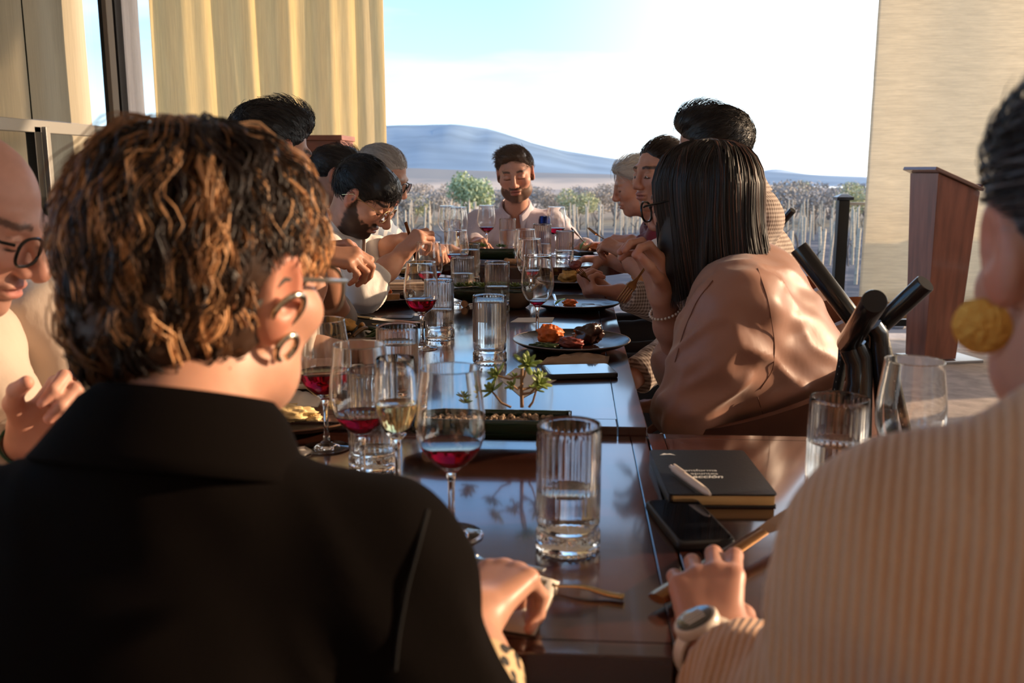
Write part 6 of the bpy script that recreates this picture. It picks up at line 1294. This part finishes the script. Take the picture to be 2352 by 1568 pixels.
P12 = person('person with long straight dark hair in a brown satin blouse, holding a fork', hd, (-60, -10, 0), nk, (.475, 2.0, .56), slh, srh, eL, wL, eR, wR,
    hands={'R': dict(f=(-.28, -.05, .95), n=(.72, .62, .25), curl=((34, 52, 30), (30, 50, 32), (28, 48, 32), (26, 46, 32)), thumb=(28, 35, 15, 20), s=1.02), 'L': dict(f=(-.6, .6, -.2), n=(0, 0, 1), curl=hand_relax)}, skin=(.50, .245, .165), hair=None, hair_col=(.016, .01, .009), fem=1.0, garment=satin, g_off=.024, sleeve=(.75, .35), gname='blouse', smooth_it=18, creases=(((1495, 925), (1590, 900), (1700, 800), .013, .013), ((1560, 962), (1650, 935), (1740, 850), .012, .012), ((1690, 958), (1775, 935), (1865, 880), .011, .013)), arm_k=.07, gprims=(cap(slh*.55 + eL*.45, np.array([.44, 1.93, .64]), .06, .09, k=.08), cap(nk + [.03, -.02, -.08], [.49, 1.98, .68], .09, .12, k=.10)), fold=.0085, gh=.0075, hand_h=.0032, seed=13, neck_cut=.058, nail=(.42, .25, .23), bulk=1.07, jaw=.95)
Mh = frame(-60, 0); hv, hf, hc = long_straight(); P12.child(np_mesh('hair', hv @ Mh.T + hd, hf, HAIRM, col=hc))
spectacles(P12, .026, MATS['black_acetate'], r=.0024, w=.027, h=.021)
sm_ = mat('satin_seam', (.17, .065, .035), .5); on_garment(P12, [(1738, 610), (1765, 690), (1780, 790), (1776, 850), (1738, 905)], .0009, 'seam', sm_); on_garment(P12, [(1738, 905), (1760, 975)], .0009, 'seam', sm_); on_garment(P12, [(1640, 640), (1600, 690), (1570, 760), (1545, 850)], .0011, 'seam', sm_)
wax = nrm(wR - eR); u_ = nrm(np.cross(wax, [0, 1, .2])); v_ = np.cross(wax, u_); bl = MB(); bc = wR - wax*.035
for k in range(26): a = 2*PI*k/26; bl.ball(bc + u_*math.cos(a)*.034 + v_*math.sin(a)*.031 + wax*.008*math.sin(a), .0034, None, 8, 6)
P12.child(bl.build('bead_bracelet', mat('pearl_bead', (.70, .55, .42), .2, coat=1)))
fork(at(1528, 552, 1.99), at(1424, 692, 1.93), 'copper coloured fork in the raised hand of the woman in brown satin', bronze, up=(-.3, -.9, 0))
# ================================================================ chairs under the guests
for (x, y, a, lb) in ((.375, 1.985, -82, 'brown leather chair of the woman in brown satin'), (.60, 2.77, -80, 'brown leather chair of the tall man in the checked shirt'), (.62, 3.32, -85, 'brown leather chair of the guest with the smartwatch'), (.64, 4.02, -95, 'brown leather chair of the grey-haired woman'), (-.27, 4.93, 180, 'brown leather chair at the head of the round table'), (-1.08, 3.64, 95, 'brown leather chair of the grey-haired man'), (-1.02, 3.0, 90, 'brown leather chair of the man in the white shirt with glasses'), (-1.06, 2.3, 90, 'brown leather chair of the tall man with clasped hands'), (-1.08, 1.64, 90, 'brown leather chair of the white shirt guest hidden by the curly hair'), (-1.15, 1.13, 85, 'brown leather chair of the bald man'), (-.335, .47, 5, 'brown leather chair under the curly-haired woman'), (.43, .37, 0, 'brown leather chair under the woman in the cream sweater'), (-1.26, 4.02, 80, 'brown leather chair of the dark-haired man at the far left')):
    chair((x, y, 0), math.radians(-a), lb)
# ================================================================ black tripod stands with leather straps
sb = at(1968, 780, 1.62)*np.array([1, 1, 0]); stn = empty('tripod_stand', sb, 0, 'black tubular tripod stand with leather straps beside the satin blouse', 'stand', 'black tubular stands'); gl = mat('black_gloss_tube', (.010, .010, .011), .22, coat=.4)
def tb(a, b, r, nm='tube'):
    a, b = a - sb, b - sb; d = nrm(b - a); o = MB().tube([a + d*.002, a + d*.004, b - d*.004, b - d*.002], [r*.94, r, r, r*.94], 24).build(nm, gl, stn); return o
tb(at(1832, 566, 1.70), at(1972, 748, 1.66), .0165, 'padded_arm'); tb(at(2010, 690, 1.44), at(1947, 790, 1.66), .0193, 'padded_arm'); tb(at(2128, 648, 1.62), at(1958, 806, 1.72), .0170, 'padded_arm')
pz = lambda px, py, Y: at(px, py, Y) - sb
for (p, q, f0) in (((1968, 792), (1982, 860), (.02, -.10)), ((1950, 800), (1965, 880), (-.17, .10)), ((2005, 748), (2020, 800), (.20, .10))):
    a = pz(*p, 1.64); b = pz(*q, 1.64); MB().tube([a, (a + b)/2 + np.array([.004, 0, .006]), b, b*np.array([1, 1, .5]) + np.array([f0[0]*.4, f0[1]*.4, 0]), np.array([f0[0], f0[1], .005])], .0165, 14).build('leg', gl, stn)
strp = mat('strap_leather', (.012, .012, .013), .5, bump=(200, .3))
def strap(pts, w_):
    P = [pz(*p) for p in pts]; V = []
    for p in P: V += [p + np.array([-w_/2, 0, 0]), p + np.array([w_/2, 0, .002])]
    o = MB().grid(V, 2, len(P)).build('strap', strp, stn, solid=.004); s = MB()
    for k in range(len(P) - 1):
        for t in (.15, .4, .65, .9): c = P[k]*(1-t) + P[k+1]*t; s.ball(c + np.array([-w_/2 + .003, -.0028, 0]), (.0006, .0004, .0018), None, 6, 4)
    s.build('stitching', mat('stitch', (.35, .33, .3), .7), o)
strap([(2006, 742, 1.66), (2022, 752, 1.64), (2035, 800, 1.63), (2052, 880, 1.63), (2080, 985, 1.63), (2092, 1040, 1.64)], .018); strap([(1938, 790, 1.68), (1936, 830, 1.68), (1922, 900, 1.69), (1910, 960, 1.70)], .018)
s2 = dup(stn, label='black tubular stand whose arm end shows behind the checked shirt'); ce_ = at(2128, 648, 1.60) - sb; tgt = at(1820, 488, 4.55); s2.location = (tgt[0] - ce_[0], tgt[1] - ce_[1], 0)
